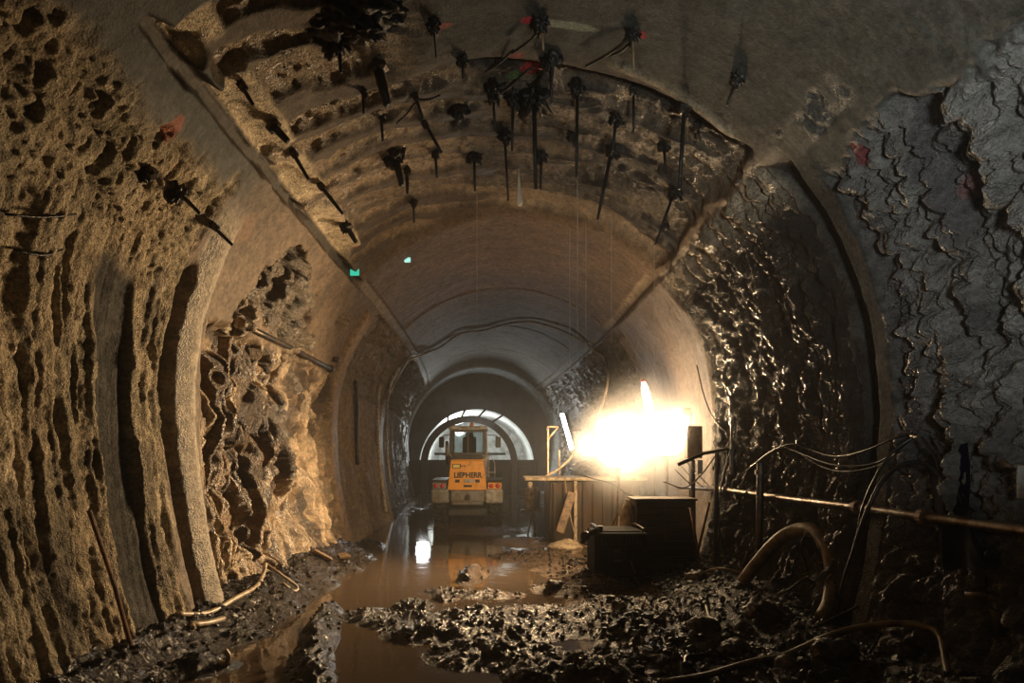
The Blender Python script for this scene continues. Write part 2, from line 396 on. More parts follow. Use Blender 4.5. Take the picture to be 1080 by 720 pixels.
def bx(bm, c, size, bev=0.0, rot=None, seg=2):
    r = bmesh.ops.create_cube(bm, size=1.0)
    vs = r['verts']
    bmesh.ops.scale(bm, vec=size, verts=vs)
    if bev > 0:
        es = list({e for v in vs for e in v.link_edges})
        q = bmesh.ops.bevel(bm, geom=es, offset=min(bev, .45*min(size)), segments=seg, affect='EDGES', profile=.5)
        vs = list({v for f in q['faces'] for v in f.verts} | {v for v in vs if v.is_valid})
    if rot is not None: bmesh.ops.rotate(bm, cent=(0, 0, 0), matrix=rot, verts=vs)
    bmesh.ops.translate(bm, vec=Vector(c), verts=vs)
    return vs
def spline(pts, n=8):
    pts = [Vector(p) for p in pts]
    if len(pts) < 3: return pts
    out = []
    P = [pts[0]*2-pts[1]]+pts+[pts[-1]*2-pts[-2]]
    for i in range(1, len(P)-2):
        p0, p1, p2, p3 = P[i-1:i+3]
        for k in range(n):
            t = k/n
            out.append(0.5*((2*p1)+(p2-p0)*t+(2*p0-5*p1+4*p2-p3)*t*t+(3*p1-p0-3*p2+p3)*t**3))
    out.append(pts[-1])
    return out
def tb(bm, pts, r, sides=8, cap=True):
    """swept tube; r a number or a list"""
    pts = [Vector(p) for p in pts]; n = len(pts)
    rs = r if isinstance(r, (list, tuple)) else [r]*n
    rings = []; up = None
    for i, p in enumerate(pts):
        tgt = (pts[min(i+1, n-1)]-pts[max(i-1, 0)])
        if tgt.length < 1e-9: tgt = Vector((0, 0, 1))
        tgt.normalize()
        if up is None:
            up = Vector((0, 0, 1)) if abs(tgt.z) < .9 else Vector((1, 0, 0))
        a = tgt.cross(up)
        if a.length < 1e-4: a = tgt.orthogonal()
        a.normalize(); b = a.cross(tgt).normalized(); up = b
        rings.append([bm.verts.new(p+(a*math.cos(2*PI*k/sides)+b*math.sin(2*PI*k/sides))*rs[i]) for k in range(sides)])
    for i in range(n-1):
        for k in range(sides):
            bm.faces.new((rings[i][k], rings[i][(k+1) % sides], rings[i+1][(k+1) % sides], rings[i+1][k]))
    if cap:
        bm.faces.new(rings[0][::-1]); bm.faces.new(rings[-1])
def cyl(bm, a, b, r, r2=None, sides=16):
    tb(bm, [a, b], [r, r if r2 is None else r2], sides)
def lathe(bm, prof_, c=(0, 0, 0), sides=24, axis='Z'):
    rings = []
    for (r, h) in prof_:
        ring = []
        for k in range(sides):
            a = 2*PI*k/sides
            v = (r*math.cos(a), r*math.sin(a), h) if axis == 'Z' else ((h, r*math.cos(a), r*math.sin(a)) if axis == 'X' else (r*math.cos(a), h, r*math.sin(a)))
            ring.append(bm.verts.new(Vector(v)+Vector(c)))
        rings.append(ring)
    for i in range(len(rings)-1):
        for k in range(sides):
            bm.faces.new((rings[i][k], rings[i][(k+1) % sides], rings[i+1][(k+1) % sides], rings[i+1][k]))
    if prof_[0][0] > 1e-6: bm.faces.new(rings[0])
    if prof_[-1][0] > 1e-6: bm.faces.new(rings[-1])
    bmesh.ops.remove_doubles(bm, verts=bm.verts[:], dist=1e-5)
def prism(bm, poly, x0, x1, axis='X'):
    """extrude a polygon given in the plane across axis"""
    def mk(u, v, w):
        return {'X': (w, u, v), 'Y': (u, w, v), 'Z': (u, v, w)}[axis]
    a = [bm.verts.new(mk(u, v, x0)) for u, v in poly]; b = [bm.verts.new(mk(u, v, x1)) for u, v in poly]
    n = len(poly)
    for i in range(n): bm.faces.new((a[i], a[(i+1) % n], b[(i+1) % n], b[i]))
    bm.faces.new(a[::-1]); bm.faces.new(b)
def rm(ax, deg): return Matrix.Rotation(math.radians(deg), 3, ax)
def hose(name, pts, r, m, label=None, cat=None, group=None, sides=8, n=8, parent=None, wob=0.0):
    sp = spline(pts, n)
    if wob: sp = [p+Vector((random.uniform(-wob, wob), random.uniform(-wob, wob), random.uniform(-wob, wob))) for p in sp]
    bm = bmn(); tb(bm, sp, r, sides)
    o = mesh_obj(name, bm, m, parent, True)
    return tag(o, label, cat, group)
def grid_obj(name, X, m, attrs=None):
    """X: (n, m, 3) array -> smooth quad grid with attributes"""
    a, b = X.shape[:2]
    idx = np.arange(a*b).reshape(a, b)
    q = np.stack([idx[:-1, :-1], idx[1:, :-1], idx[1:, 1:], idx[:-1, 1:]], -1).reshape(-1, 4)
    me = bpy.data.meshes.new(name)
    me.vertices.add(a*b); me.vertices.foreach_set('co', np.ascontiguousarray(X, np.float32).ravel())
    me.loops.add(q.size); me.loops.foreach_set('vertex_index', q.ravel().astype(np.int32))
    me.polygons.add(len(q)); me.polygons.foreach_set('loop_start', (np.arange(len(q))*4).astype(np.int32))
    me.polygons.foreach_set('use_smooth', np.ones(len(q), bool))
    me.update(calc_edges=True)
    for k, v in (attrs or {}).items():
        if k == 'rock_colour':
            at_ = me.attributes.new(k, 'FLOAT_COLOR', 'POINT')
            c = np.ones((a*b, 4), np.float32); c[:, :3] = v.reshape(-1, 3); at_.data.foreach_set('color', c.ravel())
        else:
            at_ = me.attributes.new(k, 'FLOAT_VECTOR', 'POINT'); at_.data.foreach_set('vector', v.reshape(-1, 3).astype(np.float32).ravel())
    me.materials.append(m)
    o = bpy.data.objects.new(name, me); COL.objects.link(o)
    return o

# ----------------------------------------------------------------------------
# the setting: tunnel lining
ys = [-4.0, -3.2, -2.4, -1.6, -.8, 0, .8, 1.5, 2.1, 2.6, 3.0]
while ys[-1] < 36.0: ys.append(ys[-1]+(0.05 if ys[-1] < 3.7 else max(0.0135, 0.0023*ys[-1])))
ys = np.array(ys)
def shell(name, s0, s1, ds, label=None):
    sv = np.linspace(s0, s1, int((s1-s0)/ds)+1)
    Sg, Yg = np.meshgrid(sv, ys, indexing='ij')
    d, alb, rg, mc, mt_ = tunnel(Sg, Yg)
    x, z, nx, nz = prof(Sg)
    X = np.stack([x+cx(Yg)+nx*d, Yg, z+nz*d], -1)
    o = grid_obj(name, X, M['tunnel'], {'rock_colour': alb, 'rock_gloss': np.stack([rg, mc, mt_], -1)})
    return tag(o, label, None, None, 'structure')
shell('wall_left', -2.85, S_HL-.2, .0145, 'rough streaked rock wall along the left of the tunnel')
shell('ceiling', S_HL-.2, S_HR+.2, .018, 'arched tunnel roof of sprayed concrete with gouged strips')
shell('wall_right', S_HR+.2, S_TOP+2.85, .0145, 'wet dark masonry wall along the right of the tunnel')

# muddy floor
RUTS = []
def blob(px, py, rx, ry, h):
    g = ground(px, py)
    RUTS.append((g.x, g.y, rx*g.y/F_PX, ry*g.y*g.y/(F_PX*CAM_Z), h))
for b_ in ((346, 648, 9, 7, .13), (340, 662, 12, 9, .16), (334, 680, 14, 10, .17), (328, 700, 16, 12, .15), (326, 722, 18, 14, .14), (343, 655, 11, 8, .15), (337, 671, 13, 9, .16), (331, 690, 15, 11, .16), (327, 711, 17, 13, .15), (600, 712, 40, 14, .14), (640, 716, 40, 14, .13), (560, 716, 30, 10, .10),
           (262, 656, 26, 7, .12), (240, 672, 30, 8, .13), (285, 645, 20, 6, .10), (215, 704, 26, 9, .12), (150, 700, 30, 14, .14), (190, 676, 40, 9, .12),
           (390, 650, 34, 6, .07), (425, 656, 40, 8, .09), (455, 668, 40, 9, .10), (500, 650, 46, 7, .09), (480, 664, 50, 10, .10), (545, 664, 45, 10, .11),
           (520, 690, 55, 13, .11), (575, 700, 26, 12, .13), (600, 718, 18, 10, .13), (560, 645, 40, 6, .08), (600, 650, 40, 8, .08), (640, 665, 40, 9, .08),
           (470, 632, 14, 3, .07), (435, 640, 22, 4, .09), (420, 641, 8, 3, .08), (500, 605, 12, 4, .13), (492, 612, 8, 4, .15), (470, 626, 30, 4, .05),
           (520, 628, 30, 4, .06), (575, 588, 50, 9, .05), (610, 600, 40, 10, .07), (600, 622, 36, 6, .07), (630, 615, 30, 6, .09), (620, 640, 30, 6, .05),
           (400, 652, 60, 3, .05), (300, 606, 16, 4, .08), (350, 600, 26, 5, .10), (372, 590, 18, 5, .12), (330, 618, 26, 5, .09), (385, 578, 16, 4, .12),
           (690, 660, 60, 14, .10), (740, 680, 60, 18, .15), (690, 700, 50, 16, .12), (780, 650, 60, 20, .22), (660, 640, 50, 10, .08), (640, 690, 20, 8, .06),
           (520, 560, 30, 3, .05), (560, 572, 40, 5, .05)):
    blob(*b_)
def floor_h(x, y):
    x = np.asarray(x, np.float32); y = np.asarray(y, np.float32)
    h = np.full(np.broadcast(x, y).shape, -0.075, np.float32)
    n1 = fbm(x*1.1, y*.8, 4, 2); n2 = fbm(x*5, y*4, 4, 5); n3 = fbm(x*17, y*14, 3, 7)
    for (a, b, rx, ry, hh) in RUTS:
        q = ((x-a)/rx)**2+((y-b)/ry)**2
        h = np.maximum(h, -0.075+(hh+.085)*np.exp(-np.minimum(q, 20)*.55)*(.75+.5*n2))
    rel = x-cx(y)
    bl = ss(-2.55, -3.45, rel+.5*(n1-.5)+.3*(n2-.5))
    h = np.maximum(h, -.08+.42*bl*(1-.95*ss(12.5, 16, y)))
    br = ss(1.3, 3.3, rel+.9*(n1-.5))
    near = 1-ss(13, 18, y)
    h = np.maximum(h, -.09+br*(.15+.13*near)*(.55+.9*n1))
    far = ss(15.5, 17, y)*(1-ss(19, 24, y))
    h = h+.03*far
    h = h+.06*ss(20.5, 23, y)*(.4+1.1*n2)
    amp = np.clip(.25+h*7, .12, 1)
    amp = amp*(1+.9*bl)
    h = h+amp*(.085*(n2-.5)+.06*(ridge(x*9, y*8, 3, 9)-.55)+.028*(n3-.5))+.02*(n1-.5)
    return h
xs = np.concatenate([np.linspace(-4.6, -3.0, 80)[:-1], np.linspace(-3.0, 2.5, 330)[:-1], np.linspace(2.5, 4.4, 100)])
yf = [-4., -2, 0, 2, 3.5, 4.5]
while yf[-1] < 50: yf.append(yf[-1]+max(.016, .0034*yf[-1]))
yf = np.array(yf)
Xg, Yg = np.meshgrid(xs, yf, indexing='ij')
Xg = Xg+(cx(Yg)-.21)
Hf = floor_h(Xg, Yg)
fn = fbm(Xg*2, Yg*2, 4, 3)[..., None]
falb = np.array([.045, .030, .019], np.float32)*fn+np.array([.022, .016, .011], np.float32)*(1-fn)
lit_mud = (ss(7.8, 9.5, Yg)*ss(-1.2, .4, Xg)*(1-ss(1.8, 2.4, Xg))*(1-ss(15, 17, Yg)))[..., None]  # lamplit stretch of mud, put in as a paler colour
hp_ = ss(1.2, 2.2, Xg)[..., None]; falb = falb*(1-.55*hp_)  # right heap darkened in the colour for its shade
falb = falb*(1-lit_mud)+np.array([.17, .105, .055], np.float32)*lit_mud
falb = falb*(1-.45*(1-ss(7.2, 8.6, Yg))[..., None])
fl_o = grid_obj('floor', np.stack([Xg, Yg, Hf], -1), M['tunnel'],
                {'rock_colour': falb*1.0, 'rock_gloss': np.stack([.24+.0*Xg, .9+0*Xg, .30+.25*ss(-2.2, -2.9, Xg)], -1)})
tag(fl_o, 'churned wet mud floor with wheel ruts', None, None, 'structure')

# standing water in the ruts
def water_mat():
    m, t, b = nt('muddy_water')
    b.inputs['Base Color'].default_value = (.100, .069, .044, 1); b.inputs['Roughness'].default_value = .06
    b.inputs['IOR'].default_value = 1.33
    tc = t.nodes.new('ShaderNodeTexCoord')
    n = t.nodes.new('ShaderNodeTexNoise'); n.inputs['Scale'].default_value = 2.2; n.inputs['Detail'].default_value = 4
    lk(t, tc.outputs['Object'], n.inputs['Vector'])
    bp = t.nodes.new('ShaderNodeBump'); bp.inputs['Strength'].default_value = .10; bp.inputs['Distance'].default_value = .05
    lk(t, n.outputs['Fac'], bp.inputs['Height']); lk(t, bp.outputs['Normal'], b.inputs['Normal'])
    return m
M['water'] = water_mat()
bm = bmn()
q = [bm.verts.new(v) for v in ((-3.9, -3.5, 0), (4.1, -3.5, 0), (4.1, 15, 0), (2.9, 30, 0), (2.3, 36, 0), (-4.6, 36, 0), (-3.9, 15, 0))]
bm.faces.new(q)
tag(mesh_obj('puddle_water', bm, M['water']), 'brown muddy water standing in the wheel ruts of the floor', 'puddle water', None, 'stuff')
# ----------------------------------------------------------------------------
# far end: portal wall, narrower pale lining behind it, closing wall
FX, FR, FZ = -1.10, 3.0, 1.38
def arch_pts(r, n=40, zb=-.1):
    p = [(FX-r, zb)]+[(FX-r*math.cos(PI*i/n), FZ+r*math.sin(PI*i/n)) for i in range(n+1)]+[(FX+r, zb)]
    return p
bm = bmn()
o_ = arch_pts(5.6); i_ = arch_pts(FR)
for yy, flip in ((35.6, 0), (35.9, 1)):
    ov = [bm.verts.new((u, yy, v)) for u, v in o_]; iv = [bm.verts.new((u, yy, v)) for u, v in i_]
    for k in range(len(ov)-1): bm.faces.new((ov[k], ov[k+1], iv[k+1], iv[k]))
tag(mesh_obj('wall_portal', bm, mat('dark_concrete', (.055, .055, .055), .6, 0, .2, 8, (.03, .03, .028), 2, .6)), 'dark concrete end wall around the far arched opening', None, None, 'structure')
bm = bmn()
pr = arch_pts(FR)
rows = [[bm.verts.new((u, yy, v)) for u, v in pr] for yy in (35.6, 38, 41, 44, 47)]
for a, b in zip(rows[:-1], rows[1:]):
    for k in range(len(a)-1): bm.faces.new((a[k], a[k+1], b[k+1], b[k]))
bm.faces.new(rows[-1])
tag(mesh_obj('wall_far', bm, M['offwhite'], None, False), 'pale lit lining seen through the far arched opening', None, None, 'structure')
# wall behind the camera
bm = bmn()
cc = bm.verts.new((.21, -3.9, 2.5)); ring = []
for s_ in np.linspace(-2.8, S_TOP+2.8, 40):
    x, z, nx, nz = prof(s_); ring.append(bm.verts.new((float(x)*1.05+.21, -3.9, float(z)*1.02)))
for k in range(len(ring)-1): bm.faces.new((cc, ring[k], ring[k+1]))
bm.faces.new((cc, ring[-1], ring[0]))
tag(mesh_obj('wall_back', bm, M['tank']), 'closed end of the tunnel', None, None, 'structure')

# formwork gantry standing before the far opening
g = thing('formwork_gantry', 'dark steel formwork arch on legs in front of the bright far opening', 'formwork', (0, 33.6, 0))
def arc_bar(bm, cx_, cz_, r0, r1, a0, a1, y0, y1, n=28):
    prev = None
    for i in range(n+1):
        a = math.radians(a0+(a1-a0)*i/n)
        q = [bm.verts.new((cx_-r*math.cos(a), yy, cz_+r*math.sin(a))) for r in (r0, r1) for yy in (y0, y1)]
        q = [q[0], q[1], q[3], q[2]]
        if prev:
            for k in range(4): bm.faces.new((prev[k], prev[(k+1) % 4], q[(k+1) % 4], q[k]))
        else: bm.faces.new(q[::-1])
        prev = q
    bm.faces.new(prev)
bm = bmn(); arc_bar(bm, -1.4, 1.55, 2.05, 2.38, 0, 180, -.15, .15); mesh_obj('arch_beam', bm, M['charcoal'], g)
for sx in (-1, 1):
    bm = bmn(); bx(bm, (-1.4+sx*2.21, 0, .78), (.30, .30, 1.56), .02); bx(bm, (-1.4+sx*2.21, 0, .02), (.5, .5, .05), .01)
    mesh_obj('leg', bm, M['charcoal'], g)
for sx, w in ((-1, .75), (1, .62)):
    bm = bmn(); bx(bm, (-1.4+sx*(2.40+w*.5), .05, .85), (w, .12, 1.7), .01)
    for k in range(3): bx(bm, (-1.4+sx*(2.40+w*.5), -.03, .3+.55*k), (w, .06, .06), .01)
    mesh_obj('side_panel', bm, M['black'], g)
bm = bmn()
for a in (62, 80, 100, 118):
    ar = math.radians(a)
    bm = bmn(); tb(bm, [(-1.4-2.3*math.cos(ar), .0, 1.55+2.3*math.sin(ar)), (-1.1-2.95*math.cos(ar), .6, 1.40+2.95*math.sin(ar))], .05); mesh_obj('strut', bm, M['charcoal'], g)
bm = bmn(); bx(bm, (-1.4, .9, 2.05), (3.6, .1, .12), .01); mesh_obj('cross_beam', bm, M['charcoal'], g)
bm = bmn(); bx(bm, (-1.15, .35, .88), (6.3, .12, 1.76), .01)  # dark panel added to hide the white glow low in the opening
for k in range(12): bx(bm, (-4.1+k*.54, .27, .88), (.05, .05, 1.7), .01)
mesh_obj('added_blackout_panel', bm, M['black'], g)

# ----------------------------------------------------------------------------
# wheel loader, seen from behind
LX, LY = -.89, 19.8
ld = thing('wheel_loader', 'yellow and grey wheel loader parked facing away down the tunnel', 'wheel loader', (LX, LY, 0))
def part(name, bm, m, par=None, smooth=False): return mesh_obj(name, bm, m, par or ld, smooth)
# engine hood: tapered box with a sloped louvred top
bm = bmn()
def taper(bm, sec):
    prev = None
    for (y, z0, z1, w0, w1) in sec:
        q = [bm.verts.new(v) for v in ((-w0/2, y, z0), (w0/2, y, z0), (w1/2, y, z1), (-w1/2, y, z1))]
        if prev:
            for k in range(4): bm.faces.new((prev[k], prev[(k+1) % 4], q[(k+1) % 4], q[k]))
        else: bm.faces.new(q[::-1])
        prev = q
    bm.faces.new(prev)
taper(bm, [(0.0, .98, 1.80, 1.12, .94), (.06, .96, 1.86, 1.16, .96), (1.5, .96, 1.95, 1.16, 1.0)])
hd = part('hood', bm, M['yellow'])
bm = bmn(); bx(bm, (0, .32, 1.93), (.90, .56, .13), .03, rm('X', 0)); hl_ = part('hood_top', bm, M['charcoal'])
bm = bmn()
for k in range(5): bx(bm, (0, .05+.0*k, 1.885+.022*k), (.84, .05, .010), .002)
mesh_obj('louvre', bm, M['black'], hl_)
def lettering(name, txt, size, loc, m, par, wsc=1.0, ext=.004):
    cu = bpy.data.curves.new(name, 'FONT'); cu.body = txt; cu.size = size; cu.align_x = 'CENTER'; cu.align_y = 'CENTER'; cu.extrude = ext; cu.offset = size*.04
    tmp = bpy.data.objects.new('tmp_text', cu); COL.objects.link(tmp)
    dg = bpy.context.evaluated_depsgraph_get(); dg.update()
    me = bpy.data.meshes.new_from_object(tmp.evaluated_get(dg))
    bpy.data.objects.remove(tmp); me.materials.clear(); me.materials.append(m)
    tilt = math.atan2(.06, .9)
    me.transform(Matrix.Translation(Vector(loc)) @ Matrix.Rotation(PI/2, 4, 'X') @ Matrix.Diagonal((wsc, 1, 1, 1)))
    o = bpy.data.objects.new(name, me); COL.objects.link(o); o.parent = par
    return o
lettering('lettering', 'LIEBHERR', .215, (0.02, -.006, 1.40), M['black'], hd, .88)
lettering('lettering', '514', .085, (-.13, -.006, 1.665), M['black'], hd, 1.2)
bm = bmn(); bx(bm, (-.31, -.006, 1.665), (.24, .012, .13), .004); pl_ = part('badge', bm, M['charcoal'], hd)
bm = bmn(); bx(bm, (-.31, -.014, 1.665), (.19, .008, .09), .002); part('badge_face', bm, mat('badge_yellow', (.75, .6, .15), .4), hd)
for sx in (-.28, .30):
    bm = bmn(); bx(bm, (sx, -.006, 1.235), (.13, .02, .09), .006); part('grille', bm, M['black'], hd)
bm = bmn(); bx(bm, (.05, -.006, 1.24), (.30, .012, .10), .006); part('number_plate', bm, M['palegrey'], hd)
bm = bmn(); bx(bm, (.02, -.006, 1.09), (.24, .02, .06), .006); part('latch', bm, M['black'], hd)
# rear frame, bumper blocks
bm = bmn(); bx(bm, (.02, .22, .80), (.98, .62, .34), .04); bx(bm, (.02, .25, .60), (.9, .6, .12), .03); part('counterweight', bm, M['lgrey'])
bm = bmn(); lathe(bm, [(.0, -.14), (.05, -.14), (.05, -.02), (.075, -.02), (.075, .02), (0, .02)], (0.02, -.08, .80), 12, 'Y'); bx(bm, (.02, -.10, .72), (.16, .08, .04), .01); part('tow_hitch', bm, M['darksteel'])
for sx, m_ in ((-1, M['lgrey']), (1, M['palegrey'])):  # right block takes the paler grey for the lamplight on it
    bm = bmn(); bx(bm, (sx*.78, .18, .80), (.52, .60, .42), .07, None, 3); part('bumper', bm, m_)
    bm = bmn()
    prism(bm, [(.0, .98), (.0, 1.18), (.15, 1.26), (1.35, 1.30), (1.75, 1.10), (1.75, 1.04), (1.35, 1.22), (.2, 1.14), (.1, .98)], sx*.60, sx*1.03)
    part('fender', bm, M['charcoal'])
    bm = bmn(); bx(bm, (sx*.80, -.03, 1.10), (.40, .10, .19), .03); lb = part('light_box', bm, M['lgrey'] if sx < 0 else M['yellow'])
    for dx, mm in ((-.10, M['red']), (.09, M['red'])):
        bm = bmn(); lathe(bm, [(.0, -.03), (.05, -.026), (.066, -.01), (.066, .02), (0, .02)], (sx*.80+dx, -.085, 1.10), 18, 'Y'); part('tail_light', bm, mm, lb, True)
# wheels
def wheel(x, y):
    bm = bmn()
    lathe(bm, [(.30, -.20), (.46, -.21), (.55, -.17), (.575, -.08), (.575, .08), (.55, .17), (.46, .21), (.30, .20)], (x, y, .575), 40, 'X')
    for k in range(22):
        a = 2*PI*k/22
        for s_ in (-1, 1):
            v = bx(bm, (0, 0, .575), (.20, .07, .05), .01, rm('Z', 24*s_))
            bmesh.ops.translate(bm, vec=(s_*.10, 0, 0), verts=v)
            bmesh.ops.rotate(bm, cent=(0, 0, 0), matrix=Matrix.Rotation(a+(.14 if s_ > 0 else 0), 3, 'X'), verts=v)
            bmesh.ops.translate(bm, vec=(x, y, .575), verts=v)
    w = part('wheel', bm, M['tyre'])
    bm = bmn(); lathe(bm, [(0, -.13), (.12, -.13), (.14, -.06), (.28, -.05), (.31, -.19), (.31, .19), (.28, .05), (.14, .06), (.12, .13), (0, .13)], (x, y, .575), 24, 'X')
    part('rim', bm, M['yellow'], w, False)
for x in (-.81, .81):
    for y in (.78, 2.95): wheel(x, y)
bm = bmn(); bx(bm, (0, .8, .40), (1.2, .5, .45), .04); bx(bm, (0, 1.2, .72), (.9, 2.0, .45), .04); bx(bm, (0, 2.6, .75), (.6, 1.3, .4), .04); cyl(bm, (-.8, .78, .575), (.8, .78, .575), .1); cyl(bm, (-.8, 2.95, .575), (.8, 2.95, .575), .1)
part('chassis', bm, M['charcoal'])
bm = bmn()
for sx in (-.45, .45): prism(bm, [(2.4, 1.5), (2.6, 1.62), (3.9, .8), (4.15, .45), (3.95, .35), (3.7, .65)], sx-.05, sx+.05)
part('loader_arm', bm, M['yellow'])
bm = bmn(); prism(bm, [(4.0, .25), (4.0, 1.05), (4.1, 1.1), (4.2, .45), (4.9, .2), (4.85, .12), (4.2, .12)], -1.08, 1.08); part('bucket', bm, M['darksteel'])
# cab
bm = bmn()
W0, W1, cz0, cz1, cy0, cy1 = 1.10, 1.02, 1.98, 2.74, .62, 1.95
for sx in (-1, 1):
    for (y0, y1) in ((cy0, cy0+.1), (cy1, cy1-.12)):
        tb(bm, [(sx*W0/2, y0, 1.3 if y0 > 1 else 1.75), (sx*W1/2, y1, cz1)], .045, 6)
    tb(bm, [(sx*W0/2, cy0, cz0), (sx*W0/2, cy1, cz0)], .04, 6)
for yy in (cy0, cy1): tb(bm, [(-W0/2, yy, cz0), (W0/2, yy, cz0)], .04, 6)
bx(bm, (0, 1.25, 1.55), (1.1, 1.3, .75), .05)
cab = part('cab', bm, M['palegrey'])
bm = bmn(); bx(bm, (0, 1.25, cz1+.05), (1.16, 1.5, .12), .05, None, 3); rf = part('cab_roof', bm, M['palegrey'], cab)
for (yy, nm) in ((cy0+.05, 'rear_window'), (cy1-.05, 'windscreen')):
    bm = bmn(); bx(bm, (0, yy, 2.36), (1.0, .012, .70), .003); part(nm, bm, M['glassdark'], cab)
for sx in (-1, 1):
    bm = bmn(); bx(bm, (sx*.525, 1.28, 2.36), (.012, 1.18, .70), .003); part('side_window', bm, M['glassdark'], cab)
bm = bmn(); bx(bm, (0, cy0-.015, 2.36), (.05, .03, .72), .01); bx(bm, (-.49, cy0-.01, 2.36), (.10, .05, .74), .01); bx(bm, (.49, cy0-.01, 2.36), (.10, .05, .74), .01); bx(bm, (0, cy0-.01, 2.70), (1.0, .05, .06), .01); bx(bm, (0, cy0-.01, 2.03), (1.0, .05, .07), .01)
bm.verts.ensure_lookup_table()
part('window_frame', bm, M['charcoal'], cab)
bm = bmn(); bx(bm, (0.02, 1.15, 2.30), (.42, .12, .5), .08, None, 3); bx(bm, (.02, 1.13, 2.60), (.24, .10, .16), .05); part('driver_seat', bm, M['seat'], cab)
for sx in (-1, 1):
    bm = bmn(); tb(bm, spline([(sx*.55, 1.9, 2.62), (sx*.78, 1.95, 2.62), (sx*.90, 1.95, 2.55)], 4), .015, 6); ar = part('mirror_arm', bm, M['black'])
    bm = bmn(); bx(bm, (sx*.90, 1.93, 2.40), (.17, .06, .34), .025); part('mirror', bm, M['mirror'], ar)
bm = bmn(); tb(bm, [(-.64, .75, 1.7), (-.64, .75, 2.3)], .05, 12); tb(bm, [(-.64, .75, 2.3), (-.64, .68, 2.38)], .05, 12); part('exhaust_pipe', bm, M['darksteel'])
bm = bmn()
for z in (.55, .85, 1.15): bx(bm, (.72, 1.5, z+.3), (.22, .35, .03), .005)
tb(bm, [(.62, 1.25, 1.2), (.62, 1.25, 2.1)], .018, 6); tb(bm, [(.80, 1.25, 1.25), (.80, 1.22, 1.75), (.62, 1.22, 2.05)], .018, 6)
part('ladder', bm, M['palegrey'])
for sx in (-.42, .42):
    bm = bmn(); bx(bm, (sx, cy0-.10, cz1+.07), (.16, .10, .11), .02); part('work_light', bm, M['palegrey'], rf)
bm = bmn(); lathe(bm, [(.06, 0), (.06, .05), (.05, .11), (0, .13)], (.1, .9, cz1+.11), 16); part('beacon', bm, M['amber'], rf, True)

# ----------------------------------------------------------------------------
# lamps on the right
def emitter(name, col, strg):
    m, t, b = nt(name)
    e = t.nodes.new('ShaderNodeEmission'); e.inputs['Color'].default_value = (*col, 1); e.inputs['Strength'].default_value = strg
    lk(t, e.outputs[0], t.nodes['Material Output'].inputs[0]); return m
WARM = (1.0, .70, .39)
M['bulb'] = emitter('glowing_balloon', WARM, 27)
M['tube'] = emitter('glowing_tube', (1.0, .70, .42), 60)
M['tubecool'] = emitter('cool_tube', (.93, .96, 1.0), 32)
def balloon(label, px, py, Y, r):
    c = at(px, py, Y)
    t = thing('balloon_lamp', label, 'work lamp', (c.x, c.y, 0))
    bm = bmn(); bmesh.ops.create_uvsphere(bm, u_segments=40, v_segments=24, radius=r)
    bmesh.ops.scale(bm, vec=(1, 1, .88), verts=bm.verts[:]); bmesh.ops.translate(bm, vec=(0, 0, c.z), verts=bm.verts[:])
    mesh_obj('balloon', bm, M['bulb'], t, True)
    bm = bmn(); lathe(bm, [(0, c.z-r*.95), (.10, c.z-r*.95), (.12, c.z-r*.86), (.10, c.z-r*.80), (0, c.z-r*.80)], (0, 0, 0), 20); mesh_obj('collar', bm, M['darksteel'], t)
    bm = bmn(); cyl(bm, (0, 0, .5), (0, 0, c.z-r*.9), .028); cyl(bm, (0, 0, .3), (0, 0, 1.1), .038); mesh_obj('mast', bm, M['steel'], t)
    for k in range(3):
        a = 2*PI*k/3+.4
        bm = bmn(); tb(bm, [(0, 0, .85), (.5*math.cos(a), .5*math.sin(a), .12)], .02, 8); mesh_obj('leg', bm, M['steel'], t)
    return c
LA = balloon('larger glaring round balloon work lamp over the grey tank', 652, 471, 12.95, .435)
LB = balloon('smaller glaring balloon work lamp beside the electrical cabinet', 703, 463, 12.9, .36)
# upright tube lamp above the balloons
t = thing('tube_work_lamp', 'upright glowing tube lamp leaning above the balloon lamps', 'work lamp', (0, 0, 0))
a, b = at(678.5, 403, 13.8), at(690, 452, 13.8)
bm = bmn(); tb(bm, [a, a.lerp(b, .15), b], [.035, .07, .10], 14); mesh_obj('tube', bm, M['tube'], t, True)
bm = bmn(); tb(bm, [a+(a-b).normalized()*.05, a], [.045, .045], 14); tag(mesh_obj('end_cap', bm, M['red'], t), 'red end cap')
bm = bmn(); tb(bm, [b, (b.x+.05, b.y+.15, 1.0), (b.x+.05, b.y+.15, .1)], .02, 8); mesh_obj('pole', bm, M['steel'], t)
bm = bmn(); bx(bm, (b.x+.05, b.y+.15, .1), (.3, .3, .04), .01); mesh_obj('base', bm, M['darksteel'], t)
# far tube fixed to the right wall
t = thing('wall_tube_lamp', 'slanted cool white tube lamp on the right wall beyond the tank', 'wall lamp', (0, 0, 0))
a, b = at(593, 437, 29.0), at(603, 473, 28.0)
bm = bmn(); tb(bm, [a, b], .085, 12); mesh_obj('tube', bm, M['tubecool'], t, True)
bm = bmn(); d_ = Vector((.14, 0, .0)); tb(bm, [a+d_, b+d_], .10, 8); mesh_obj('housing', bm, M['darksteel'], t)
bm = bmn(); tb(bm, [a.lerp(b, .5)+d_, a.lerp(b, .5)+Vector((.7, 0, .05))], .03, 6); mesh_obj('bracket', bm, M['darksteel'], t)

def point(name, loc, col, e, r=.1, typ='POINT', **kw):
    l = bpy.data.lights.new(name, typ); l.color = col; l.energy = e
    if typ in ('POINT', 'SPOT'): l.shadow_soft_size = r
    for k, v in kw.items(): setattr(l, k, v)
    o = bpy.data.objects.new(name, l); COL.objects.link(o); o.location = loc
    return o
def aim(o, tgt): o.rotation_euler = (Vector(tgt)-o.location).to_track_quat('-Z', 'Y').to_euler()
